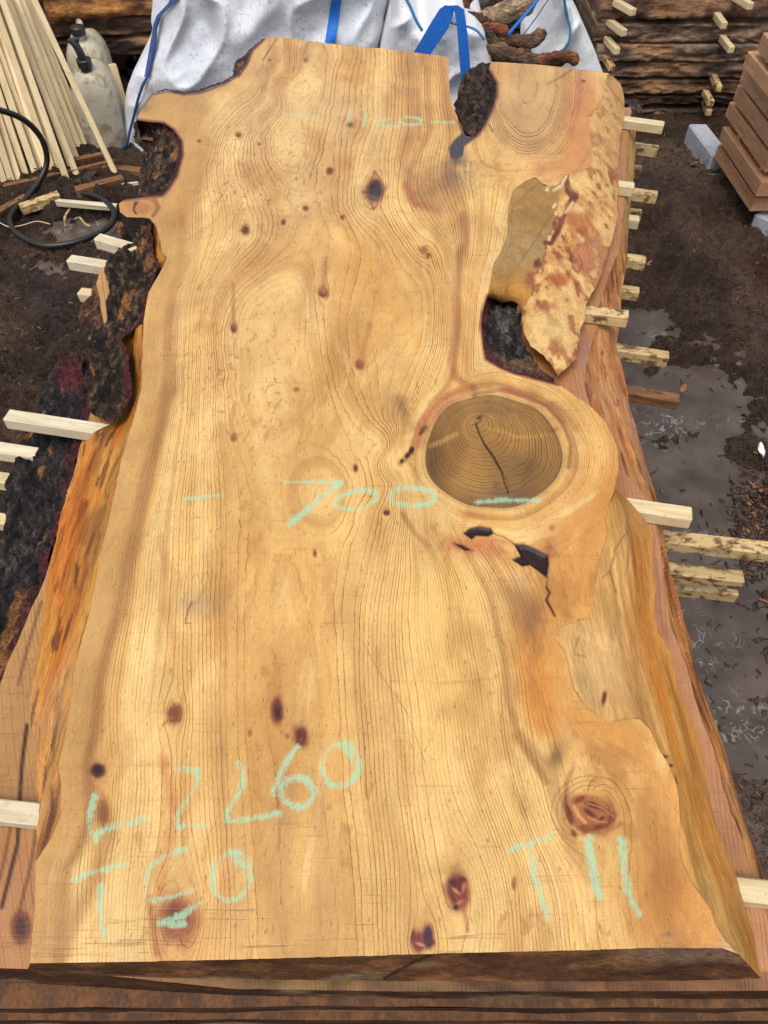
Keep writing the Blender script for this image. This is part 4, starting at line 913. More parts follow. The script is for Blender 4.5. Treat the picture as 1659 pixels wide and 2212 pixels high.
# ------------------------------------------------------------------ second slab
S2L = [(-160, 1760), (-60, 1560), (0, 1481), (22, 1419), (47, 1365), (69, 1311), (97, 1250), (117, 1185), (137, 1110), (144, 1064), (159, 1027), (173, 963), (184, 937), (200, 880), (215, 800), (225, 700), (208, 612), (217, 583), (260, 540),
       (330, 480), (350, 400), (345, 300), (400, 260), (520, 215), (600, 160)]
S2T = [(960, 236), (1200, 245), (1340, 232), (1362, 232)]
S2R = [(1364, 240), (1357, 274), (1354, 324), (1350, 396), (1346, 468), (1336, 540), (1314, 594), (1300, 640), (1290, 700), (1277, 747), (1266, 790), (1262, 830), (1275, 880), (1300, 950), (1330, 1000), (1370, 1040), (1395, 1075), (1415, 1117),
       (1426, 1185), (1433, 1239), (1436, 1293), (1447, 1347), (1469, 1401), (1487, 1455), (1501, 1509), (1516, 1556), (1541, 1617), (1559, 1689), (1580, 1759), (1602, 1809), (1624, 1892), (1660, 1990), (1700, 2100)]
S2F = [(1690, 2140), (1400, 2141), (900, 2142), (500, 2136), (200, 2104), (60, 2093), (-60, 2090), (-160, 2090)]
S2 = wob(S2L, 2, 16, 20) + S2T + wob(S2R, 3, 14, 21) + wob(S2F, .8, 14, 22)
x, y, F = region_grid(S2, 4.0); V = P(x, y, Z2)
nA = fbm(V[:, 0] * 7, V[:, 1] * 3, 0, 3, 701)
R = (x * .11 + 3 * fbm(V[:, 0] * 6, V[:, 1] * 2, 0, 3, 703) - y * .012)
c = mixc(C(208, 164, 104), C(196, 150, 94), sm(-.4, .4, nA)); c = mixc(c, C(190, 132, 96), .8 * sm(1000, 1250, x)); c = mixc(c, C(74, 48, 29), np.clip(1.0 * sm(2092, 2104, y) * (.75 + .5 * fbm(V[:, 0] * 22, V[:, 1] * 40, 0, 3, 707)), 0, 1));  c = mixc(c, C(178, 118, 78), .6 * sm(1600, 1900, y) * (1 - sm(300, 600, x)))
c = mixc(c, C(170, 104, 50), .85 * np.exp(-((x - 1175) / 60) ** 2 - ((y - 760) / 70) ** 2)); c = mixc(c, C(160, 128, 122), .6 * np.exp(-((x - 1262) / 12) ** 2 - ((y - 760) / 60) ** 2))
c = mixc(c, C(200, 116, 40), .8 * np.exp(-((x - 155) / 60) ** 2 - ((y - 960) / 60) ** 2))
for ln, w_ in (([(59, 1567), (50, 1640), (45, 1722), (40, 1820), (20, 1900), (5, 1960)], 2.6), ([(80, 1790), (68, 1870), (40, 1980)], 1.2), ([(30, 1760), (12, 1850), (0, 1900)], 1), ([(90, 1300), (60, 1400), (40, 1480)], 1)): c = mixc(c, C(58, 30, 16), min(.95, .3 + w_ * .25) * (1 - sm(2, 4.5 + w_, pdist(ln, x + 3 * nA, y))))
kx = np.sqrt(((x - 45) / 22) ** 2 + ((y - 2003) / 36) ** 2); c = mixc(c, C(120, 58, 44), .9 * (1 - sm(.8, 1.3, kx))); c = mixc(c, C(58, 30, 38), .95 * (1 - sm(.3, .8, kx)))
wv = pdist([(1418, 1130), (1412, 1200), (1422, 1260), (1424, 1310), (1436, 1370)], x, y); c = mixc(c, C(168, 122, 104), .7 * (1 - sm(2, 5, wv)))
n_ = len(x); SLAB2 = empty('timber_slab', 'second slab from the top, its pinkish rim and orange waney edge peeping out on the right', 'wood slab')
link('sawn_face', npmesh('sawn_face', V, F, dict(ring=R, lw=np.full(n_, .3), lamt=np.full(n_, .55), chalk=np.zeros(n_), fleck=np.zeros(n_), saw=np.full(n_, .6)), np.clip(c, .01, .9)), M_FACE, SLAB2)
R2o = [(1372, 245), (1375, 270), (1372, 342), (1368, 396), (1361, 450), (1357, 504), (1354, 576), (1346, 621), (1343, 675), (1339, 711), (1333, 747), (1346, 801), (1357, 855), (1364, 891), (1375, 927), (1386, 963),
       (1400, 1017), (1415, 1071), (1429, 1117), (1440, 1185), (1451, 1239), (1465, 1282), (1476, 1325), (1490, 1376), (1501, 1437), (1526, 1509), (1548, 1563), (1566, 1620), (1582, 1689), (1602, 1751), (1624, 1816), (1649, 1895), (1690, 2000), (1730, 2110)]
def r2col(x, y, h, V, di, do):
    c = live_col((222, 158, 92), (198, 118, 50), (128, 64, 30))(x, y, h, V, di, do)
    a = fbm(V[:, 0] * 60, V[:, 1] * 16, 0, 3, 711)
    z = np.exp(-((x - 1330) / 60) ** 2 - ((y - 830) / 170) ** 2); c = mixc(c, C(214, 168, 122), .6 * z * sm(0, .4, a)); c = mixc(c, C(176, 118, 70), .5 * z)
    c = mixc(c, C(196, 158, 84), .7 * sm(600, 450, y)); c = mixc(c, C(166, 124, 104), .7 * (1 - sm(2.5, 6, pdist([(1352, 870), (1362, 909), (1376, 950), (1390, 1010), (1396, 1060)], x, y)))); return mixc(c, C(126, 64, 26), .5 * sm(1400, 1700, y) * sm(.3, .8, h))
band('live_edge', wob(S2R, 3, 14, 21), wob(R2o, 2.5, 14, 23), Z2 - .001, Z3, r2col, M_LIVE, SLAB2, 2.3, 1.3, fib_disp(.007))
K2i = S2L[2:15]
K2o = [(-60, 1330), (-30, 1260), (2, 1203), (4, 1150), (9, 1095), (18, 1035), (32, 999), (47, 937), (83, 884), (87, 855), (108, 812), (134, 769), (159, 761), (182, 766), (190, 780)]
def k2col(x, y, h, V, di, do):
    c = barkcol(15, (100, 46, 50), .85, (44, 40, 40), (88, 78, 72))(x, y, h, V, di, do)
    a = fbm(V[:, 0] * 40, V[:, 1] * 40, 0, 3, 721)
    z = np.exp(-(((x - 152) / 30) ** 2 + ((y - 808) / 42) ** 2) ** 2); return mixc(c, C(110, 50, 52), np.clip(z * (1.0 + .6 * a), 0, .95))
band('bark', wob(K2i, 2, 12, 24), wob(K2o, 5, 9, 25), Z2 - .002, Z3 - .01, k2col, M_BARK, SLAB2, 2.0, .8, bark_disp(.014))
band('bark', [(262, 560), (250, 600), (245, 660), (235, 705), (225, 740)], wob([(217, 590), (200, 615), (194, 640), (172, 660), (167, 682), (178, 706), (196, 722)], 3, 6, 26), Z2, Z3, barkcol(0, tan=1.0, base=(80, 52, 40), hi=(150, 100, 62)), M_BARK, SLAB2, 2.6, .8, bark_disp(.007))
band('bark', [(1357, 236), (1366, 250), (1368, 256)], wob([(1358, 214), (1372, 216), (1388, 226), (1386, 240), (1376, 250)], 2, 5, 27), Z2, Z2 - .03, barkcol(0), M_BARK, SLAB2, 2.4, .8, bark_disp(.006))
F2 = [(p[0], p[1]) for p in S2F[::-1]]
F2B = [(-160, 2118), (60, 2124), (500, 2150), (900, 2157), (1400, 2158), (1690, 2158)]
band('end_face', F2, F2B, Z2, Z3, endcol((66, 40, 24), (96, 62, 36), 731), M_END, SLAB2, 3.2, 1, lambda V: .0015 * fbm(V[:, 0] * 90, V[:, 2] * 90, 0, 3, 733))
und = P([p[0] for p in S2], [p[1] for p in S2], Z2); und[:, 2] = Z3 + .003
flat_poly('underside', [tuple(v) for v in und], M_UNDER, SLAB2)

# ------------------------------------------------------------------ slabs three to seven
outR = P([p[0] for p in R2o], [p[1] for p in R2o], Z3); outL = P([p[0] for p in K2o], [p[1] for p in K2o], Z3)
def lower_slab(k, label):
    zt = Z2 - k * (TH + GAP); zb = zt - TH
    yf = {1: .0984, 2: .0925, 3: .087, 4: .082, 5: .078}[k]
    pts = []
    def add(x_, y_): pts.append((x_, y_))
    for i, p in enumerate(outL): add(p[0] - .01 - .012 * math.sin(i * .9 + k) + .012 * k, p[1])
    add(-.62, 2.05); add(-.45, 2.25); add(.2, 2.2); add(outR[0][0] - .03, 2.18)
    for i, p in enumerate(outR): add(p[0] - .012 - .010 * abs(math.sin(i * .7 + 2 * k)) - .006 * k, p[1])
    add(.52, yf); 
    for i in range(30): add(.50 - i * .0345, yf + .0016 * float(fbm(np.array([i * .3]), np.array([k * 5.]), 0, 2, 77)[0]))
    add(-.62, yf); add(-.66, .35)
    n = len(pts); rows = 4; Vv = []; cols = []
    for r in range(rows + 1):
        h = r / rows; z = zt + (zb - zt) * h
        for i, (a, b_) in enumerate(pts):
            j = .006 * float(fbm(np.array([a * 30]), np.array([b_ * 20 + r * 3.1]), 0, 2, 800 + k)[0]); front = b_ < yf + .01
            Vv.append((a + (0 if front else j), b_ + (j * .3 if front else 0), z))
    me = bpy.data.meshes.new('side_face'); Fs = [(r * n + i, r * n + (i + 1) % n, (r + 1) * n + (i + 1) % n, (r + 1) * n + i) for r in range(rows) for i in range(n)]
    Vv = np.array(Vv); a_ = fbm(Vv[:, 0] * 25, Vv[:, 2] * 60 + Vv[:, 1] * 9, 0, 4, 810 + k)
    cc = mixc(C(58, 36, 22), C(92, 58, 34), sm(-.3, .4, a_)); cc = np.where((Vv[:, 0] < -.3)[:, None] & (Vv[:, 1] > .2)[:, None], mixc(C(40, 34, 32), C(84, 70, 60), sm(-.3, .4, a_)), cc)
    E = empty('timber_slab', label, 'wood slab')
    link('side_face', npmesh('side_face', Vv, Fs, None, cc), M_END, E)
    # top: a dense strip near the front end, where it shows
    tops = [(a, b_, zt) for a, b_ in pts]; t_o = flat_poly('sawn_face', tops, None, E); me = t_o.data
    vv = np.zeros(len(me.vertices) * 3); me.vertices.foreach_get('co', vv); vv = vv.reshape(-1, 3)
    at = me.attributes.new('col', 'FLOAT_COLOR', 'POINT'); c4 = np.ones((len(vv), 4), np.float32); c4[:, :3] = C(118, 78, 46); at.data.foreach_set('color', c4.ravel()); me.materials.append(M_TOPS)  # base brown darkened to paint in the camera operator's shadow
    flat_poly('underside', [(a, b_, zb + .0) for a, b_ in pts], M_UNDER, E)
M_TOPS = mat_attr('dirty_shadowed_sawn_top', 260, (1, .6, 1), .6, 1.25, (.5, .8), .5, .002, .3, dark=(40, .50, .5, C(58, 42, 30).tolist()), coarse=30)
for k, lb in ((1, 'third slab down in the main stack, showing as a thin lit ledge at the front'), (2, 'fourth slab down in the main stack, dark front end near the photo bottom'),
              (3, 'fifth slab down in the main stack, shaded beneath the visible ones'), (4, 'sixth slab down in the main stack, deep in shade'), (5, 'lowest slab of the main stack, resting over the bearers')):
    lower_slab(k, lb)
zlow = Z2 - 5 * (TH + GAP) - TH
for i, yy in enumerate((.35, 1.15, 1.95)):
    o = box_obj('bearer', 0, .10, zlow + .015, (-.5, yy, (zlow - .02) / 2), (.42, yy, (zlow - .02) / 2), M_BROWNST, bev=.004)
    tag(o, ['heavy timber bearer under the near end of the main stack', 'heavy timber bearer under the middle of the main stack', 'heavy timber bearer under the far end of the main stack'][i], 'bearer')

# ------------------------------------------------------------------ stickers of the main stack
LV = [Z1, Z3, Z3 - .078, Z3 - .156]
GRP = 'spacer sticks between the stacked slabs'
def sticker(s, e, lv, label, mat, inn=.14, w=.026, h=GAP - .003, name='sticker'):
    z = LV[lv] - .0015; a = P(s[0], s[1], z); b_ = P(e[0], e[1], z)
    d = (b_ - a); d[2] = 0; d /= np.linalg.norm(d); a = a - d * inn
    nrm = np.array([d[1], -d[0], 0]); nrm = nrm if nrm[1] < 0 else -nrm
    off = nrm * w / 2; off[2] = -h / 2
    o = box_obj(name, 0, w, h, a + off, b_ + off, mat, jit=.0008)
    tag(o, label, 'spacer stick', GRP); return o
ST = [((1345, 249), (1436, 261), 0, 'farthest stick on the right side, just under the top slab, brown knot on it', M_PALE),
      ((1373, 306), (1424, 314), 1, 'muddy stick end poking out right, second down from the far right corner', M_DIRTY),
      ((1371, 355), (1388, 358), 2, 'very short muddy stick end, third down near the far right corner', M_DIRTY),
      ((1336, 389), (1371, 393), 0, 'clean short stick stub right beside the peeled flap, above a muddy longer one', M_PALE),
      ((1370, 404), (1422, 411), 1, 'muddy stick directly beyond the clean short stub on the right side', M_DIRTY),
      ((1360, 448), (1387, 451), 2, 'grimy short stick behind a paler stub, upper right side', M_DIRTY),
      ((1358, 462), (1382, 465), 1, 'pale square stub in front of a grimy short stick, upper right side', M_PALE),
      ((1355, 546), (1397, 552), 1, 'stub with a loose bark scrap at its tip, upper right side', M_DIRTY),
      ((1346, 614), (1382, 619), 2, 'short dull stub between the bark-scrap stub and the flap stick', M_DIRTY),
      ((1274, 660), (1359, 670), 0, 'stick coming out from under the torn flap of the top slab', M_DIRTY),
      ((1332, 739), (1446, 757), 1, 'pale stick above the foamy puddle, speckled brown near its tip', M_DIRTY),
      ((1352, 831), (1469, 850), 2, 'brown weathered stick lying over the foamy puddle', M_BROWNST),
      ((1357, 1074), (1496, 1094), 0, 'clean ribbed stick right of the round disc, over the grey puddle', M_PALE),
      ((1409, 1141), (1700, 1173), 1, 'longest muddy stick on the right, running out of the picture', M_DIRTY),
      ((1446, 1212), (1606, 1231), 2, 'mud-smeared stick just below the longest one', M_DIRTY),
      ((1455, 1245), (1592, 1260), 3, 'lower of the two close-set muddy sticks on the right', M_DIRTY),
      ((1537, 1886), (1700, 1904), 0, 'thick pale stick with a knot at its end, bottom right', M_PALE),
      ((1606, 1948), (1700, 1955), 1, 'dirtier stick under the knotty one, bottom right', M_DIRTY),
      ((217, 503), (288, 523), 0, 'cream stick stub through the bark just under the hose loop', M_WHITEW),
      ((154, 549), (231, 561), 1, 'cream stick with a squared end, second from the hose loop on the left', M_WHITEW),
      ((176, 620), (193, 622), 2, 'small ribbed stub beside the bark flakes, left side', M_PALE),
      ((20, 883), (252, 917), 0, 'long white stick across the bark, middle of the left side', M_WHITEW),
      ((-60, 944), (88, 966), 1, 'white stick cut by the left photo edge, below the long white one', M_WHITEW),
      ((-50, 1011), (34, 1023), 2, 'ribbed stick stub at the left photo edge', M_PALE),
      ((-40, 1101), (9, 1108), 3, 'tiny stub at the left photo edge beside dark bark', M_PALE),
      ((-60, 1717), (90, 1733), 0, 'white stick lying on the pale lower slab, bottom left', M_WHITEW)]
for i, (s, e, lv, lb, mt) in enumerate(ST):
    if i >= 18: a_, b_ = e, s            # left side: hidden end is the right one
    else: a_, b_ = s, e
    big = 1.0
    sticker(a_, b_, lv, lb, mt)

# ------------------------------------------------------------------ ground clutter on the left
def gstick(s, e, z, w, h, mat, label, cat='wood offcut', name='offcut', z2=None):
    a = P(s[0], s[1], z); b_ = P(e[0], e[1], z if z2 is None else z2)
    return tag(box_obj(name, 0, w, h, a, b_, mat, jit=.003, bev=.0015), label, cat)
OC = [((8, 405), (250, 350), .03, .022, .022, M_BROWNST, 'long tan batten lying under the feet of the leaning battens'), ((160, 353), (228, 337), .03, .026, .03, M_BROWNST, 'short brown batten lying behind the leaning battens'),
      ((164, 415), (266, 388), .03, .035, .03, M_BROWNST, 'orange-brown offcut with a pale side, at the foot of the odd leaning batten'), ((226, 363), (312, 373), .02, .03, .02, M_BROWNST, 'rusty brown offcut running under the white bag'),
      ((45, 452), (130, 425), .03, .035, .03, M_DIRTY, 'muddy yellow offcut left of the white stick'), ((-20, 470), (58, 424), .02, .03, .02, M_BROWNST, 'rust-red offcut at the left photo edge'),
      ((124, 438), (252, 449), .03, .022, .022, M_WHITEW, 'clean white stick lying inside the hose loop'), ((176, 400), (204, 371), .02, .035, .02, mat_plain('dark_wet_wood', (62, 44, 34), .6), 'dark wet wood scrap between the batten feet'),
      ((262, 400), (300, 396), .02, .01, .01, M_WHITEW, 'thin splintered sliver near the bark notch')]
for a in OC: gstick(*a[:6], a[6])
bm = bmesh.new(); bmesh.ops.create_icosphere(bm, subdivisions=2, radius=.03)
for v in bm.verts: v.co = v.co * (1 + .35 * random.uniform(-1, 1)); v.co.z *= .6
me = bpy.data.meshes.new('mud_clod'); bm.to_mesh(me); bm.free(); o = link('mud_clod', me, bpy.data.materials['dark_wet_wood'], smooth=False); o.location = P(166, 397, .02); tag(o, 'dark clod of mud and wood at the feet of the leaning battens', 'mud clod')
BT = [(-128, -4, 404), (-112, 12, 400), (-98, 28, 396), (-84, 42, 391), (-70, 58, 382), (-54, 82, 388), (-40, 92, 376), (-28, 105, 378), (-16, 118, 374), (-4, 130, 370), (6, 147, 396), (17, 168, 384), (24, 158, 370), (36, 168, 348), (46, 178, 335), (56, 188, 325), (63, 196, 315), (74, 252, 381)]
BL = ['batten at the left photo edge, outermost of the leaning row', 'mud-flecked batten, second from the left photo edge', 'batten with dark specks, third from the left edge', 'thin batten fourth from the left edge of the leaning row', 'batten leaning behind the hose, fifth from the left',
      'speckled batten that stands forward just right of the hose bend', 'darker brown batten right of the forward speckled one', 'plain batten at the middle of the leaning row', 'pale batten right of the middle of the leaning row', 'clean batten left of the one with a round knot',
      'batten with a round knot near its split foot', 'batten whose foot touches the dark clod', 'narrow batten tucked behind the clod batten', 'batten ending just left of the short brown batten', 'tan batten third from the jerrycan', 'brownish batten second from the jerrycan',
      'batten nearest the jerrycan foot', 'single batten leaning apart in front of the jerrycan']
for i, (xt, xb, yb) in enumerate(BT):
    b_ = P(xb, yb, .012); rise = .30 if i < 17 else .22
    slope = (xb - xt) / yb; xe_, ye_ = xt - slope * 60, -60
    Yt = b_[1] + rise - (.0 if i % 2 else .04) + (.10 if i < 17 else 0) * (i / 17)
    tp = PY(xe_, ye_, Yt)
    o = box_obj('batten', 0, .024 if i != 17 else .021, .024, b_, tp, M_BATTEN if i % 5 else M_PALE, up=Vector((0.15, -.6, 1)), bev=.0012, jit=.001)
    tag(o, BL[i], 'batten', 'battens leaning on the left')

# jerrycans
def mat_can():
    m = mat_plain('grimy_white_plastic', (206, 198, 174), .42, 30, .08, .1, .001, .45, dirt=(16, .48, .6, (112, 88, 60)), kind='Object'); return m
M_CAN = mat_can(); M_BLKP = mat_plain('black_plastic', (44, 42, 42), .5, 60, .3)
def jerrycan(base, w, d, h, rot, label, tap):
    E = empty('jerrycan', label, 'jerrycan')
    prof = [(0, .90), (.02, .97), (.06, 1), (.3, 1.0), (.55, .99), (.70, .97), (.80, .90), (.88, .76), (.94, .56), (.985, .34), (1.0, .12)]
    V = []; F = []; n = 28
    for (t, s) in prof:
        for k in range(n):
            a = 2 * math.pi * k / n; e = 2 / 3.6
            cx_ = math.copysign(abs(math.cos(a)) ** e, math.cos(a)); sy = math.copysign(abs(math.sin(a)) ** e, math.sin(a))
            V.append((cx_ * w / 2 * s * (1 + .012 * math.sin(t * 40) * (t < .7)), sy * d / 2 * (s * .5 + .5 if t < .95 else s), h * t))
    for r in range(len(prof) - 1):
        for k in range(n): F.append((r * n + k, r * n + (k + 1) % n, (r + 1) * n + (k + 1) % n, (r + 1) * n + k))
    F += [tuple(range(n))[::-1], tuple(range((len(prof) - 1) * n, len(prof) * n))]
    me = bpy.data.meshes.new('body'); me.from_pydata(V, [], F); me.update(); link('body', me, M_CAN, E)
    hb = tube('handle', [(-w * .1, d * .32, h * .86), (-w * .08, d * .28, h * 1.02), (0, d * .08, h * 1.06), (.0, -d * .05, h * 1.0)], .012, M_CAN, E)
    nk = tube('neck', [(0, -d * .22, h * .93), (0, -d * .24, h * 1.0), (0, -d * .25, h * 1.05)], .021, M_CAN if not tap else M_BLKP, E)
    cp_ = tube('cap', [(0, -d * .25, h * 1.02), (0, -d * .255, h * 1.06), (0, -d * .26, h * 1.10)], .027, M_BLKP, E, seg=12)
    if tap:
        tube('tap', [(0, -d * .26, h * 1.08), (-.004, -d * .27, h * 1.17), (-.012, -d * .26, h * 1.26), (-.022, -d * .24, h * 1.31)], .016, M_BLKP, E, rf=lambda t: 1 - .15 * t)
        tube('tap_lever', [(-.035, -d * .24, h * 1.30), (-.012, -d * .25, h * 1.325), (.004, -d * .25, h * 1.30)], .008, M_BLKP, E)
    E.location = base; E.rotation_euler = (0, 0, rot)
b1 = P(222, 322, .01); jerrycan((b1[0], b1[1] + .09, .0), .168, .22, .30, math.radians(12), 'grimy white jerrycan with a black spout tap, in front of its twin', True)
jerrycan((b1[0] - .065, b1[1] + .31, .0), .165, .22, .33, math.radians(8), 'jerrycan with a moulded handle standing behind the spouted one', False)
jb = P(266, 300, .02); tag(box_obj('wood_stub', 0, .03, .03, (jb[0] + .0, jb[1] + .12, .0), (jb[0] - .02, jb[1] + .16, .24), M_PALE), 'pale upright stub between the jerrycan and the white bag', 'wood stub')
hp = [(-40, 408, .015), (0, 408, .015), (66, 408, .015), (140, 413, .02), (200, 422, .03), (232, 439, .04), (247, 461, .035), (238, 487, .02), (210, 506, .015), (160, 524, .015), (108, 531, .015), (72, 524, .015), (36, 504, .015), (22, 479, .015), (29, 457, .02), (54, 432, .03),
      (86, 389, .06), (101, 353, .10), (97, 317, .16), (79, 284, .22), (47, 256, .28), (0, 238, .34), (-40, 232, .38)]
tag(tube('rubber_hose', [P(a, b_, z) for a, b_, z in hp], .0105, mat_plain('black_rubber', (30, 29, 30), .42, 120, .3, dirt=(40, .58, .5, (80, 62, 48))), seg=10), 'black rubber hose looped on the mud at the left', 'hose')
for i, (ln, lb) in enumerate(([[(-5, 478), (20, 490), (50, 486), (80, 478), (108, 484)], 'thin pale root strand across the mud inside the hose loop'], [[(150, 452), (140, 470), (143, 488)], 'curled grey wood fibre standing in the hose loop'],
                              [[(160, 474), (172, 470), (185, 484), (195, 488)], 'frayed pale shaving right of the curled fibre'])):
    tag(tube('wood_fibre', [P(a, b_, .018 + (.02 if j == 1 and i else 0)) for j, (a, b_) in enumerate(ln)], .0028 if i == 0 else .005, M_PALE if i == 0 else M_DIRTY, seg=5, flat=.5), lb, 'wood shaving')

# ------------------------------------------------------------------ stacks behind
def waney_plank(name, x0, x1, yf, zb, zt, depth, label, cat, colA, colB, seed, group=None, yR=None, wave=.010, topc=(150, 118, 88), inset=.0, zR=0.0, xcut=0.0):
    n = 150; m = 9; xs = np.linspace(x0, x1, n); rows = []
    yfv = yf + ((yR if yR is not None else yf) - yf) * (xs - x0) / (x1 - x0); dz = zR * (xs - x0) / (x1 - x0)
    lo = zb + wave * fbm(xs * 2.2, xs * 0, 0, 2, seed) + .003 * fbm(xs * 25, xs * 0, 0, 2, seed + 5); hi_ = zt + wave * .5 * fbm(xs * 2.0, xs * 0, 0, 2, seed + 1)
    for j in range(m):
        h = j / (m - 1); z = lo + (hi_ - lo) * h + dz
        dy = .018 * np.abs(fbm(xs * 5, z * 30, 0, 3, seed + 2)) + .012 * fbm(xs * 30, z * 90, 0, 3, seed + 3) + inset * h
        rows.append(np.stack([xs + xcut * h * 0, yfv + dy, z], 1))
    rows.append(np.stack([xs, yfv + depth, hi_ + dz], 1)); rows.append(np.stack([xs, yfv + depth, lo + dz], 1))
    V = np.concatenate(rows); R_ = len(rows); F = []
    for j in range(R_):
        k = (j + 1) % R_
        for i in range(n - 1): F.append((j * n + i, j * n + i + 1, k * n + i + 1, k * n + i))
    a = fbm(V[:, 0] * 9, V[:, 2] * 50, 0, 4, seed + 6); b_ = fbm(V[:, 0] * 3.5, V[:, 2] * 12, 0, 3, seed + 7)
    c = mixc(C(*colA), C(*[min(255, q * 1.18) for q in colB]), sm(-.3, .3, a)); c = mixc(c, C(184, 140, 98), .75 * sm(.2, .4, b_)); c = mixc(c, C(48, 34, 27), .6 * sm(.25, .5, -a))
    c[m * n:] = C(*topc); 
    me = npmesh(name, V, F, None, c)
    # end caps
    bm = bmesh.new(); bm.from_mesh(me); bm.verts.ensure_lookup_table()
    for e in (0, n - 1):
        try: bm.faces.new([bm.verts[j * n + e] for j in range(R_)])
        except Exception: pass
    bm.to_mesh(me); bm.free()
    o = link(name, me, M_WANEY, None, smooth=False); return tag(o, label, cat, group)
M_WANEY = mat_attr('weathered_waney_wood', 130, (.35, 1, 1.2), .6, 1.35, (.6, .9), .9, .008, .25, coarse=26)
YB = 3.36
def zrow(py, Y=YB, px=1450): return float(PY(px, py, Y)[2])
xl = float(PY(1289, 60, YB)[0])
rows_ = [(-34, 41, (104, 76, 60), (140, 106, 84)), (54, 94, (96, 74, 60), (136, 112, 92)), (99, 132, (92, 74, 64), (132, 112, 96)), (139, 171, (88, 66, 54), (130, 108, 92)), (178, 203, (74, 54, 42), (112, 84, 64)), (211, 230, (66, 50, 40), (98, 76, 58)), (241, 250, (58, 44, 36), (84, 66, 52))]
nm = ['topmost', 'second', 'third', 'fourth', 'fifth', 'sixth', 'lowest']
WL = ['topmost visible plank of the back right stack, with torn pale wood on its edge', 'second plank down in the back right stack, above the big dark knot', 'third plank down in the back right stack, with a swirling knot', 'fourth plank down in the back right stack, sawn orange at its left end',
      'fifth plank down in the back right stack, darker and damp', 'sixth plank down in the back right stack, thin and brown', 'lowest plank of the back right stack, close to the ground']
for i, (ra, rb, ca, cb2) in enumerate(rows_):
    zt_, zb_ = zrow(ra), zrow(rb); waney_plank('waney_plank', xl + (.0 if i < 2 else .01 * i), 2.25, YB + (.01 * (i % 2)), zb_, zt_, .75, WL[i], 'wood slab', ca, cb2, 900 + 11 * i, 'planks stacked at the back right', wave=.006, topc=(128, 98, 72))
for i in range(3):
    xx = xl + .12 + i * .55; tag(box_obj('bearer', 0, .1, .07, (xx, YB + .06, .025), (xx, YB + .7, .025), M_BROWNST), ['dark bearer under the left of the back right stack', 'dark bearer under the middle of the back right stack', 'dark bearer under the right of the back right stack'][i], 'bearer')
BS = [((1334, -4), (1369, 27), 41, 'pale stick above the topmost gap of the back right stack'), ((1322, 44), (1349, 72), 42, 'left stick in the first gap of the back right stack'), ((1546, 44), (1564, 56), 42, 'right stick in the first gap of the back right stack, stubby'),
      ((1313, 94), (1333, 111), 95, 'left stick in the second gap of the back right stack'), ((1560, 94), (1580, 108), 95, 'splintered right stick in the second gap of the back right stack'), ((1307, 134), (1322, 148), 134, 'short stub on the orange end of the fourth back plank'),
      ((1540, 177), (1553, 192), 173, 'stick in the fourth gap of the back right stack'), ((1521, 208), (1536, 223), 205, 'stick in the fifth gap, under the one above it'), ((1519, 234), (1531, 244), 234, 'lowest stick of the back right stack'), ((1590, -10), (1622, 14), 41, 'stick leaving the photo top at the back right')]
for s, e, rr, lb in BS:
    tip = PY(e[0], e[1], YB - .10); st_ = PY(s[0], s[1] + 0, YB + .0); st_[2] = tip[2] + .002
    dr = (tip - st_); dr[2] = 0; st2 = st_ - dr * 1.3; st2[2] = tip[2]
    tag(box_obj('sticker', 0, .024, .024, st2, tip, M_PALE if rr < 100 else M_DIRTY), lb, 'spacer stick', 'sticks in the back right stack')
# back left stack
def zr(py, px=200, Y=3.45): return float(PY(px, py, Y)[2])
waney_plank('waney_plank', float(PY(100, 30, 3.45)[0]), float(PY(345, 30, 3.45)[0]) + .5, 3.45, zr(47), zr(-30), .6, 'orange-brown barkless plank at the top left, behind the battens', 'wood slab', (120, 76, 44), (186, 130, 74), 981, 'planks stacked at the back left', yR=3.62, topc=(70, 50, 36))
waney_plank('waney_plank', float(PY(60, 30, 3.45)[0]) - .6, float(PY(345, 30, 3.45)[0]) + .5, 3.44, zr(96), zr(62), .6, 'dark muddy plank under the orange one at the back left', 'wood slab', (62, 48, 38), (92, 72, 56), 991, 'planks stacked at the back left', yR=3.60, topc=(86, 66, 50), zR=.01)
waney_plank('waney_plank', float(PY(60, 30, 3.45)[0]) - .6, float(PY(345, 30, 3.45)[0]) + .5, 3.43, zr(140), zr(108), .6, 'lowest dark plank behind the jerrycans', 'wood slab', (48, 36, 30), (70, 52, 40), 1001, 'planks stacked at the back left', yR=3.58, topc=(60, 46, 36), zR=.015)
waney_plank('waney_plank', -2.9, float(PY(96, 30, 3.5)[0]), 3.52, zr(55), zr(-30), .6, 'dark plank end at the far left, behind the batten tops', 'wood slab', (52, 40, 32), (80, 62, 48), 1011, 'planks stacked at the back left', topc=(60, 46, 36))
for i, xx in enumerate((-1.9, -1.25, -.75)):
    tag(box_obj('bearer', 0, .12, .32, (xx, 3.62, .15), (xx, 4.05, .15), M_BROWNST), ['post block at the far left of the back left stack', 'post block in the shadow behind the battens', 'post block in the shadow behind the jerrycans'][i], 'bearer')
# dark slab ends between the bags
for i, (ra, rb) in enumerate(((-40, -6), (2, 34), (42, 70), (78, 104))):
    Yc = 3.9; waney_plank('waney_plank', float(PY(1090, 40, Yc)[0]), float(PY(1285, 40, Yc)[0]), Yc + .02 * i, float(PY(1180, rb, Yc)[2]), float(PY(1180, ra, Yc)[2]), .6, ['topmost weathered slab seen between the bags', 'second weathered slab seen between the bags', 'third weathered slab seen between the bags', 'lowest weathered slab seen between the bags'][i], 'wood slab', (60, 48, 42), (96, 80, 70), 1101 + 9 * i, 'weathered slabs behind the bark pile', topc=(80, 64, 52))

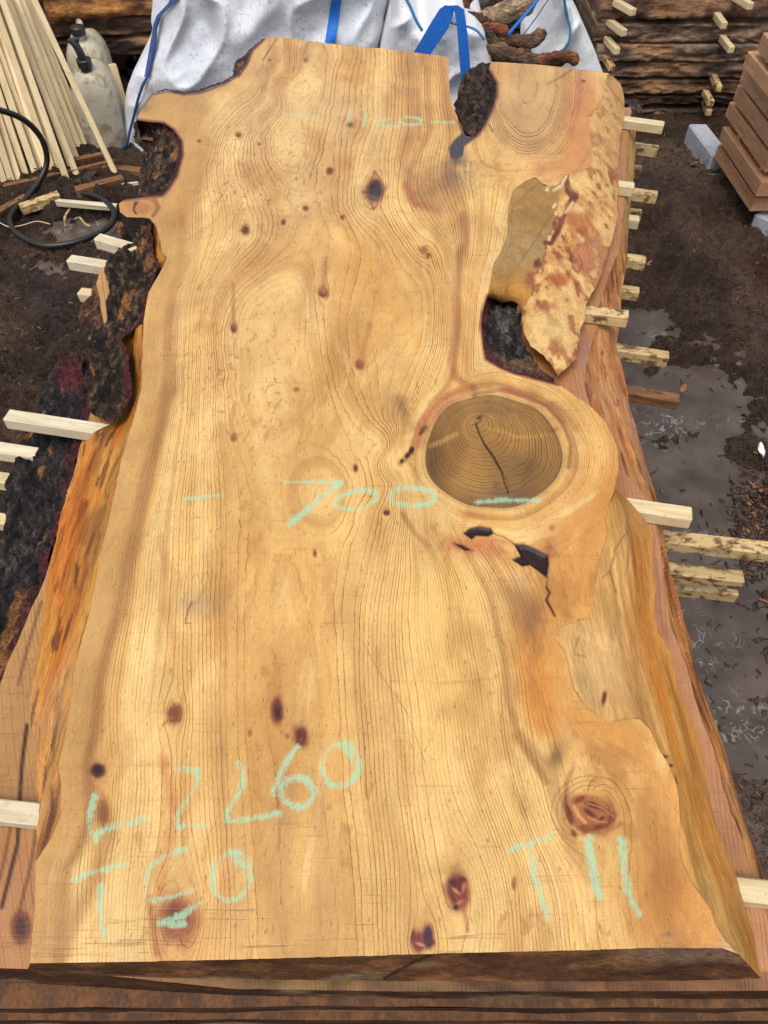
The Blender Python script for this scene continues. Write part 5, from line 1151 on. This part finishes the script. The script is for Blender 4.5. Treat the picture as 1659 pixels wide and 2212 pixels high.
# reddish beams at the right, on concrete blocks
d_a = P(1553, 311, .14); d_b = P(1630, 428, .14); bd = d_b - d_a
BM = [((1553, 311), .14, 'lowest reddish beam, hanging over the near concrete block'), ((1562, 272), .21, 'second reddish beam up, brightest orange along its top'), ((1576, 218), .28, 'third reddish beam up at the right'), ((1594, 182), .35, 'fourth reddish beam up at the right'),
      ((1608, 142), .42, 'fifth reddish beam up at the right'), ((1616, 108), .49, 'sixth reddish beam up, cut by the right photo edge'), ((1648, 70), .56, 'topmost reddish beam, in the upper right corner')]
for i, (pf, zt_, lb) in enumerate(BM):
    a = P(pf[0], pf[1], zt_); u_d = bd / np.linalg.norm(bd); L = np.linalg.norm(bd) * (1.0 + .04 * (i % 3)); side = np.array([-u_d[1], u_d[0], 0]); side = side if side[0] > 0 else -side
    w = .16; h = .052; cen = side * w / 2 + np.array([0, 0, -h / 2])
    o = box_obj('sawn_beam', 0, w, h, a + cen, a + u_d * L + cen, M_BEAM, bev=.003, jit=.002); tag(o, lb, 'beam', 'reddish beams stacked at the right')
    if i < 6:
        for tt in (.25, .8):
            q = a + u_d * L * tt + np.array([0, 0, .008]); o = box_obj('sticker', 0, .02, .014, q + side * .02, q + side * .15, M_DIRTY, bev=.001); tag(o, 'thin spacer at the %s end in the gap above the %s reddish beam' % ('far' if tt < .5 else 'near', ['lowest', 'second', 'third', 'fourth', 'fifth', 'sixth'][i]), 'spacer stick', 'spacers in the beam stack')
M_CONC = mat_plain('concrete', (176, 180, 186), .85, 140, .18, .5, .003, .2, dirt=(14, .55, .6, (90, 76, 66)))
def cblock(pa, pb, w, h, z, label):
    a = P(*pa, z); b_ = P(*pb, z); o = box_obj('concrete_block', 0, w, h, a + np.array([0, 0, -h / 2]), b_ + np.array([0, 0, -h / 2]), M_CONC, bev=.006, jit=.004); tag(o, label, 'concrete block')
cblock((1508, 266), (1560, 335), .075, .12, .088, 'grey concrete block under the far end of the reddish beams'); cblock((1648, 452), (1710, 480), .10, .10, .07, 'concrete block in shadow under the near end of the beams')

# ------------------------------------------------------------------ bulk bags
def mat_bag(name, col, dirt, spk):
    m, nt, b = new_mat(name); g = G(nt)
    n = g.noise(g.coords(), 9, 5, .65); d2 = g.noise(g.coords(), 90, 3, .6); d3 = g.noise(g.coords((1, 1, .6)), 260, 2, .5)
    c = g.mix(g.rng(n, .45, .75, 0, dirt), C(*col).tolist(), C(168, 152, 132).tolist()); c = g.mix(g.rng(d2, .60, .66, 0, spk), c, C(104, 86, 68).tolist()); c = g.mix(g.rng(d3, .66, .71, 0, spk * 1.2), c, C(70, 58, 48).tolist())
    n5 = g.noise(g.coords(), 3.3, 2, .5); c = g.mix(g.rng(g.noise(g.coords(), 22, 4, .6), .66, .72, 0, spk), c, C(120, 88, 58).tolist())
    g.put(b.inputs['Base Color'], c); b.inputs['Roughness'].default_value = .55; b.inputs['Specular IOR Level'].default_value = .35
    wx = g.new('ShaderNodeTexWave', bands_direction='X'); wx.inputs['Scale'].default_value = 160; g.put(wx.inputs['Vector'], g.coords()); wz = g.new('ShaderNodeTexWave', bands_direction='Z'); wz.inputs['Scale'].default_value = 160; g.put(wz.inputs['Vector'], g.coords())
    crs = g.noise(g.coords((1, 1, .6)), 6, 6, .62, 2.2)
    h = g.math('ADD', g.math('MULTIPLY', g.math('ADD', wx.outputs['Fac'], wz.outputs['Fac']), .05), g.math('MULTIPLY', crs, .9)); g.put(b.inputs['Normal'], g.bump(h, .5, .008)); return m
M_BAG = mat_bag('grimy_woven_bag', (236, 240, 248), .5, .38); M_BAG2 = mat_bag('clean_woven_bag', (250, 251, 253), .12, .35)
M_BLUE = mat_plain('blue_webbing', (44, 122, 222), .6, 260, .25, .5, .002, .3, dirt=(30, .60, .4, (60, 60, 80))); M_BLUED = mat_plain('faded_blue_webbing', (60, 88, 150), .65, 260, .3, .5, .002, .3, dirt=(60, .5, .6, (110, 110, 120))); M_CORD = mat_plain('light_blue_cord', (70, 150, 205), .6)
def fold(xx, zz, seed):
    a = 1 - np.abs(fbm(xx * 2.2 + zz * 1.5, zz * 1.6 - xx, 0, 2, seed)); b_ = 1 - np.abs(fbm(xx * 5 - zz * 4, zz * 3 + xx * 2, 0, 2, seed + 3)) * 1.6; b_ = np.clip(b_, 0, 1); return .055 * a + .034 * b_ ** 3 + .003 * fbm(xx * 30, zz * 30, 0, 3, seed + 7)
def bag_shape(cxp, halfw, Y0, seed, lean=.0, bulge=.16):
    def Yf(px, py):
        e = np.clip(np.abs(px - cxp) / halfw, 0, 1.2); q = PY(px, py, Y0); return Y0 + bulge * e ** 2.6 - fold(q[..., 0], q[..., 2], seed) + lean * np.clip((200 - py) / 200., -1, 2)
    return Yf
def bag_part(name, poly, Yf, mat, parent, step=4, off=0.0, thick=None, loft=0):
    x, y, F = region_grid(poly, step); Yv = Yf(x, y) - off; de = pdist(poly, x, y, True)
    if loft: Yv = Yv + loft * (1 - np.sqrt(np.clip(1 - (1 - np.clip(de / 26, 0, 1)) ** 2, 0, 1)))
    V = PY(x, y, Yv)
    if thick:
        V2 = V.copy(); V2[:, 1] = 2 * (Yf(x, y).max() + thick) - V2[:, 1]; n = len(V)
        E = np.concatenate([F[:, [k, (k + 1) % 4]] for k in range(4)]); key = np.sort(E, 1) @ np.array([n, 1]); u_, ix, ct_ = np.unique(key, return_index=True, return_counts=True); B = E[ix[ct_ == 1]]
        V = np.vstack([V, V2]); F = np.vstack([F, F[:, ::-1] + n, np.stack([B[:, 1], B[:, 0], B[:, 0] + n, B[:, 1] + n], 1)])
    return link(name, npmesh(name, V, F), mat, parent)
BAG1 = [(326, -90), (330, 0), (326, 47), (330, 62), (319, 94), (303, 128), (287, 155), (276, 185), (272, 202), (268, 240), (266, 290), (268, 312), (277, 331), (290, 342), (306, 351), (420, 372), (700, 380), (826, 370), (822, 112), (840, 0), (846, -90)]
E1 = empty('bulk_bag', 'large grimy white woven bulk bag filling the upper left behind the slab', 'bulk bag'); Y1 = bag_shape(575, 300, 2.96, 1201, lean=.02)
bag_part('bag_cloth', wob(BAG1, 1.5, 14, 60, False), Y1, M_BAG, E1, 4.2, thick=.35, loft=.10)
bag_part('strap', [(720, -40), (744, -40), (738, 0), (724, 92), (722, 115), (700, 115), (702, 90), (716, 0)], Y1, M_BLUE, E1, 3.5, .010)
bag_part('strap', [(372, -20), (392, -20), (384, 0), (352, 30), (341, 50), (338, 80), (333, 110), (322, 160), (311, 168), (318, 130), (325, 90), (332, 50), (338, 34), (364, 6)], Y1, M_BLUED, E1, 2.5, .012)
rp = [(346, 34), (337, 60), (335, 90), (326, 130), (318, 165), (308, 185), (298, 215), (288, 255), (279, 290), (274, 312), (266, 322), (270, 312)]
tube('edge_cord', [PY(a, b_, float(Y1(np.array([a + 4.]), np.array([b_ * 1.]))[0]) - .014) for a, b_ in rp], .005, M_BLUED, E1, seg=6)
BAG2 = [(812, 200), (822, 112), (845, 40), (850, -60), (868, -60), (884, 8), (905, 60), (920, 72), (936, 36), (950, 16), (966, 8), (985, 8), (1002, 20), (1008, 46), (1030, 55), (1048, 75), (1052, 100), (1060, 122), (1066, 150), (1070, 320), (820, 320)]
E2 = empty('bulk_bag', 'clean white bulk bag with a blue inverted V lifting strap behind the slab top', 'bulk bag'); Y2 = bag_shape(950, 140, 2.80, 1301, bulge=.12)
bag_part('bag_cloth', BAG2, Y2, M_BAG2, E2, 3.5, thick=.3, loft=.08)
Y2s = lambda px, py: 2.80 + .02 - .09 + 0 * px
bag_part('strap', [(950, 19), (962, 11), (978, 13), (980, 30), (968, 62), (950, 88), (930, 118), (926, 130), (890, 130), (896, 110), (915, 76), (934, 44)], lambda px, py: Y2(px * 0 + 945, py * 0 + 70) - .03, M_BLUE, E2, 3, .03)
bag_part('strap', [(972, 12), (988, 11), (1002, 20), (1006, 45), (1010, 72), (1017, 155), (1020, 240), (996, 240), (995, 162), (988, 72), (986, 50), (982, 28)], lambda px, py: Y2(px * 0 + 1000, py * 0 + 100) - .03, M_BLUE, E2, 3, .032)
tube('edge_cord', [PY(a, b_, 2.72) for a, b_ in ((868, -20), (886, 14), (898, 42), (912, 66))], .005, M_CORD, E2, seg=6); tube('edge_cord', [PY(a, b_, 2.70) for a, b_ in ((940, 36), (962, 44), (985, 52), (1006, 56), (1030, 66), (1046, 86))], .004, M_CORD, E2, seg=6)
BAG3 = [(1140, 260), (1146, 140), (1152, 118), (1174, 83), (1188, 48), (1199, 20), (1206, -50), (1228, -50), (1234, 2), (1254, 42), (1268, 74), (1284, 106), (1294, 134), (1304, 160), (1310, 260)]
E3 = empty('bulk_bag', 'white peaked bag corner with a thin blue cord, right of the bark pile', 'bulk bag'); Y3 = bag_shape(1222, 90, 2.95, 1401, bulge=.10)
bag_part('bag_cloth', BAG3, Y3, M_BAG2, E3, 3.2, thick=.2, loft=.05); tube('edge_cord', [PY(a, b_, float(Y3(np.array([a * 1.]), np.array([b_ * 1.]))[0]) - .012) for a, b_ in ((1218, -20), (1220, 6), (1226, 38), (1232, 66), (1228, 92), (1218, 108))], .0045, M_CORD, E3, seg=6)
# pale bag bodies behind
E4 = empty('bulk_bag', 'pale bag cloth rising behind the blue strap, at the photo top', 'bulk bag'); bag_part('bag_cloth', [(850, -60), (880, 30), (900, 64), (930, 50), (955, 14), (980, 2), (1000, -60)], bag_shape(930, 90, 3.2, 1501, bulge=.1), M_BAG, E4, 3.5, thick=.15, loft=.04)
for (ln, w_, lb) in (([(1170, -12), (1150, 14), (1122, 46), (1098, 74)], .012, 'blue plastic tape strand crossing the bark pile'), ([(1190, -10), (1165, 28), (1142, 60), (1128, 78)], .004, 'thin blue string over the dark slabs'), ([(1140, 140), (1152, 132), (1158, 126), (1166, 142)], .008, 'blue and white strap scrap at the slab far edge')):
    tag(tube('blue_strand', [PY(a, b_, 2.85) for a, b_ in ln], w_, M_BLUE if w_ > .005 else M_BLUED, seg=6, flat=.35), lb, 'strap scrap')
# bark pieces heaped between the bags
M_BKP = mat_attr('bark_slab', 120, (.5, 1, 1), .5, 1.4, (.6, .9), .9, .008, .3, coarse=30)
def bark_piece(ln, wpx, Yd, ca, cb2, label, seed, thick=.3):
    pts = [PY(a, b_, Yd) for a, b_ in ln]; pts = np.array(pts); s = np.r_[0, np.cumsum(np.linalg.norm(np.diff(pts, axis=0), axis=1))]; n = 44; q = np.linspace(0, s[-1], n)
    cen = np.stack([np.interp(q, s, pts[:, k]) for k in range(3)], 1); w = wpx / 560.; m = 16; V = []; F = []
    for i in range(n):
        t = i / (n - 1); d = cen[min(i + 1, n - 1)] - cen[max(i - 1, 0)]; d /= np.linalg.norm(d); side = np.cross(d, [0, 1, 0]); side /= np.linalg.norm(side) + 1e-9; nn = np.cross(side, d)
        ww = w / 2 * min(1, .35 + 5 * min(t, 1 - t)) * (1 + .22 * float(fbm(np.array([t * 6]), np.array([seed * 1.]), 0, 2, seed)[0]))
        for k in range(m):
            a = 2 * math.pi * k / m; V.append(cen[i] + side * math.cos(a) * ww + nn * math.sin(a) * ww * thick + nn * .25 * ww * math.cos(a) ** 2)
    V = np.array(V); nz = fbm(V[:, 0] * 40 + seed, V[:, 1] * 40, V[:, 2] * 40, 4, seed); V = V + np.stack([nz * .003, nz * .008, nz * .007], 1)
    for i in range(n - 1):
        for k in range(m): F.append((i * m + k, i * m + (k + 1) % m, (i + 1) * m + (k + 1) % m, (i + 1) * m + k))
    c = mixc(C(*ca), C(*cb2), sm(-.25, .35, nz)); b2 = fbm(V[:, 0] * 14, V[:, 2] * 14, 0, 3, seed + 2); c = mixc(c, C(60, 42, 32), .6 * sm(.1, .4, b2))
    me = npmesh('bark_piece', V, F, None, c); bm = bmesh.new(); bm.from_mesh(me); bm.verts.ensure_lookup_table()
    bm.faces.new([bm.verts[k] for k in range(m)][::-1]); bm.faces.new([bm.verts[(n - 1) * m + k] for k in range(m)]); bm.to_mesh(me); bm.free()
    tag(link('bark_piece', me, M_BKP), label, 'bark piece', 'bark pieces heaped between the bags')
bark_piece([(1020, 66), (1060, 48), (1105, 22), (1160, -8)], 44, 2.98, (168, 140, 112), (204, 178, 146), 'big pale curved bark piece at the top of the heap', 21)
bark_piece([(985, 36), (1002, 12), (1020, -16)], 22, 2.95, (150, 96, 72), (180, 124, 96), 'reddish bark strip standing behind the blue strap', 22)
bark_piece([(905, 60), (922, 42), (945, 26)], 26, 3.02, (128, 104, 82), (168, 142, 112), 'grey-brown bark scrap left of the blue strap', 23)
bark_piece([(1005, 30), (1035, 42), (1064, 52)], 20, 2.92, (104, 76, 58), (146, 112, 86), 'rough brown bark strip right of the blue strap', 24)
bark_piece([(1040, 55), (1070, 64), (1100, 70)], 18, 2.90, (122, 66, 42), (156, 88, 56), 'red-brown smooth bark strip mid heap', 25)
bark_piece([(1048, 62), (1062, 82), (1080, 98)], 16, 2.88, (92, 72, 58), (130, 106, 86), 'narrow grey bark piece slanting down the heap', 26)
bark_piece([(1080, 84), (1110, 90), (1150, 92), (1180, 68)], 26, 2.90, (110, 80, 60), (150, 122, 98), 'brown flaky bark piece crossing toward the white peak', 27)
bark_piece([(1082, 96), (1105, 108), (1134, 114)], 14, 2.87, (168, 118, 70), (190, 140, 90), 'tan curled bark sliver low in the heap', 28)
bark_piece([(1050, 100), (1085, 116), (1125, 128), (1165, 134), (1200, 130), (1240, 122)], 30, 2.84, (100, 76, 60), (140, 112, 90), 'long mottled bark piece along the slab far edge', 29)
bark_piece([(1160, 134), (1195, 128), (1225, 122), (1250, 134)], 24, 2.80, (116, 70, 44), (150, 96, 62), 'splintered orange-brown bark end over the white peak bag', 30)
bark_piece([(1020, 90), (1070, 120), (1150, 150)], 60, 2.99, (70, 54, 44), (100, 78, 62), 'dark bark mass at the bottom of the heap', 31)

# ------------------------------------------------------------------ chips and scraps on the mud
def chips(name, n, sampler, size, mat, seed):
    r = np.random.default_rng(seed); V = []; F = []; cc = []
    for i in range(n):
        px_, py_ = sampler(r); p = P(px_, py_, 0.0); z = ground_z(p[0], p[1]); L = size * r.uniform(.5, 1.8); w = L * r.uniform(.12, .35); t = w * .35
        if z < -.012 and r.random() < .8: continue
        a = r.uniform(0, 6.28); tl = r.uniform(-.35, .35); d = np.array([math.cos(a), math.sin(a), tl]); s = np.array([-math.sin(a), math.cos(a), r.uniform(-.4, .4)]); u = np.array([0, 0, 1.]); c0 = np.array([p[0], p[1], z + .003])
        k = len(V)
        for sx, sy, sz in ((-1, -.6, 0), (1, -1, 0), (.8, 1, 0), (-1, .8, 0), (-1, -.6, 1), (.9, -1, 1), (.9, .8, 1), (-.8, .8, 1)): V.append(c0 + d * sx * L / 2 + s * sy * w / 2 + u * sz * t)
        F += [(k, k + 3, k + 2, k + 1), (k + 4, k + 5, k + 6, k + 7), (k, k + 1, k + 5, k + 4), (k + 1, k + 2, k + 6, k + 5), (k + 2, k + 3, k + 7, k + 6), (k + 3, k, k + 4, k + 7)]
        q = r.random(); c_ = C(*((140, 98, 66) if q < .12 else (86, 60, 44) if q < .55 else (58, 44, 36))) * r.uniform(.6, 1.2); cc += [c_] * 8
    return tag(link(name, npmesh(name, V, F, None, np.array(cc)), mat, None, smooth=False), 'small wood chips and bark shreds trodden into the mud', 'wood chips', kind='stuff')
M_CHIP = mat_attr('chip_wood', 200, (1, 1, 1), .8, 1.2, (.5, .8), .3, .002, .3)
def samp(r):
    q = r.random()
    if q < .6: return r.uniform(1340, 1700), 250 + 1500 * r.random() ** 1.5
    return r.uniform(-60, 330), r.uniform(380, 1000)
chips('wood_chips', 3600, samp, .011, M_CHIP, 5)
def samp2(r): 
    a = r.normal(0, 1); return 1650 + 34 * a, 1130 + 60 * r.normal(0, 1)
def samp3(r): return 1580 + 60 * r.normal(0, 1), 330 + 70 * r.normal(0, 1)
o = chips('bark_shreds', 3000, samp2, .017, M_CHIP, 6); o['label'] = 'thick drift of shredded reddish bark on the mud at the right edge'; o['category'] = 'bark shreds'
for i, (ln, w_, ca, lb) in enumerate((([(1494, 352), (1520, 360), (1545, 358)], 14, (70, 44, 34), 'dark red bark flake beside the concrete block'), ([(1508, 366), (1530, 362), (1552, 366)], 8, (110, 84, 66), 'grey bark sliver below the dark red flake'), ([(1530, 376), (1552, 378), (1574, 381)], 9, (104, 86, 72), 'flat grey bark strip pointing under the beams'),
                                      ([(1398, 572), (1408, 566), (1418, 564)], 8, (176, 120, 70), 'tan bark scrap at a stick tip, right of the slab'), ([(1470, 846), (1476, 838), (1481, 830)], 9, (150, 96, 56), 'small upright bark chip at the end of the brown stick'), ([(1455, 470), (1462, 480), (1470, 484)], 8, (160, 96, 58), 'orange chip lying on the mud at the upper right'),
                                      ([(1440, 452), (1452, 470), (1462, 478)], 12, (54, 42, 36), 'dark bark chunk behind the orange chip'), ([(1494, 355), (1500, 352), (1508, 350)], 7, (176, 110, 72), 'light orange splinter on the dark red flake'))):
    pts = [P(a, b_, .03) for a, b_ in ln]; tag(tube('bark_scrap', pts, w_ / 1400., mat_plain('scrap_%d' % i, ca, .7, 90, .4), seg=7, flat=.45, rf=lambda t: .45 + 1.1 * math.sin(min(max(t, .06), .94) * math.pi)), lb, 'bark scrap')
bm = bmesh.new(); bmesh.ops.create_grid(bm, x_segments=4, y_segments=6, size=.5)
for v in bm.verts: v.co = Vector((v.co.x * .012 * (1 - .5 * abs(v.co.y)), v.co.y * .04, .006 * math.sin(v.co.x * 4 + v.co.y * 5) + .002 * random.random()))
bmesh.ops.solidify(bm, geom=bm.faces[:], thickness=.001)
me = bpy.data.meshes.new('paper_scrap'); bm.to_mesh(me); bm.free(); o = link('paper_scrap', me, mat_plain('white_plastic', (232, 234, 238), .4)); pz = P(1632, 995, .0); o.location = (pz[0], pz[1], ground_z(pz[0], pz[1]) + .018); o.rotation_euler = (.5, .3, .3); tag(o, 'white plastic scrap in the mud at the right', 'plastic scrap')
# small white plastic at the bottom right
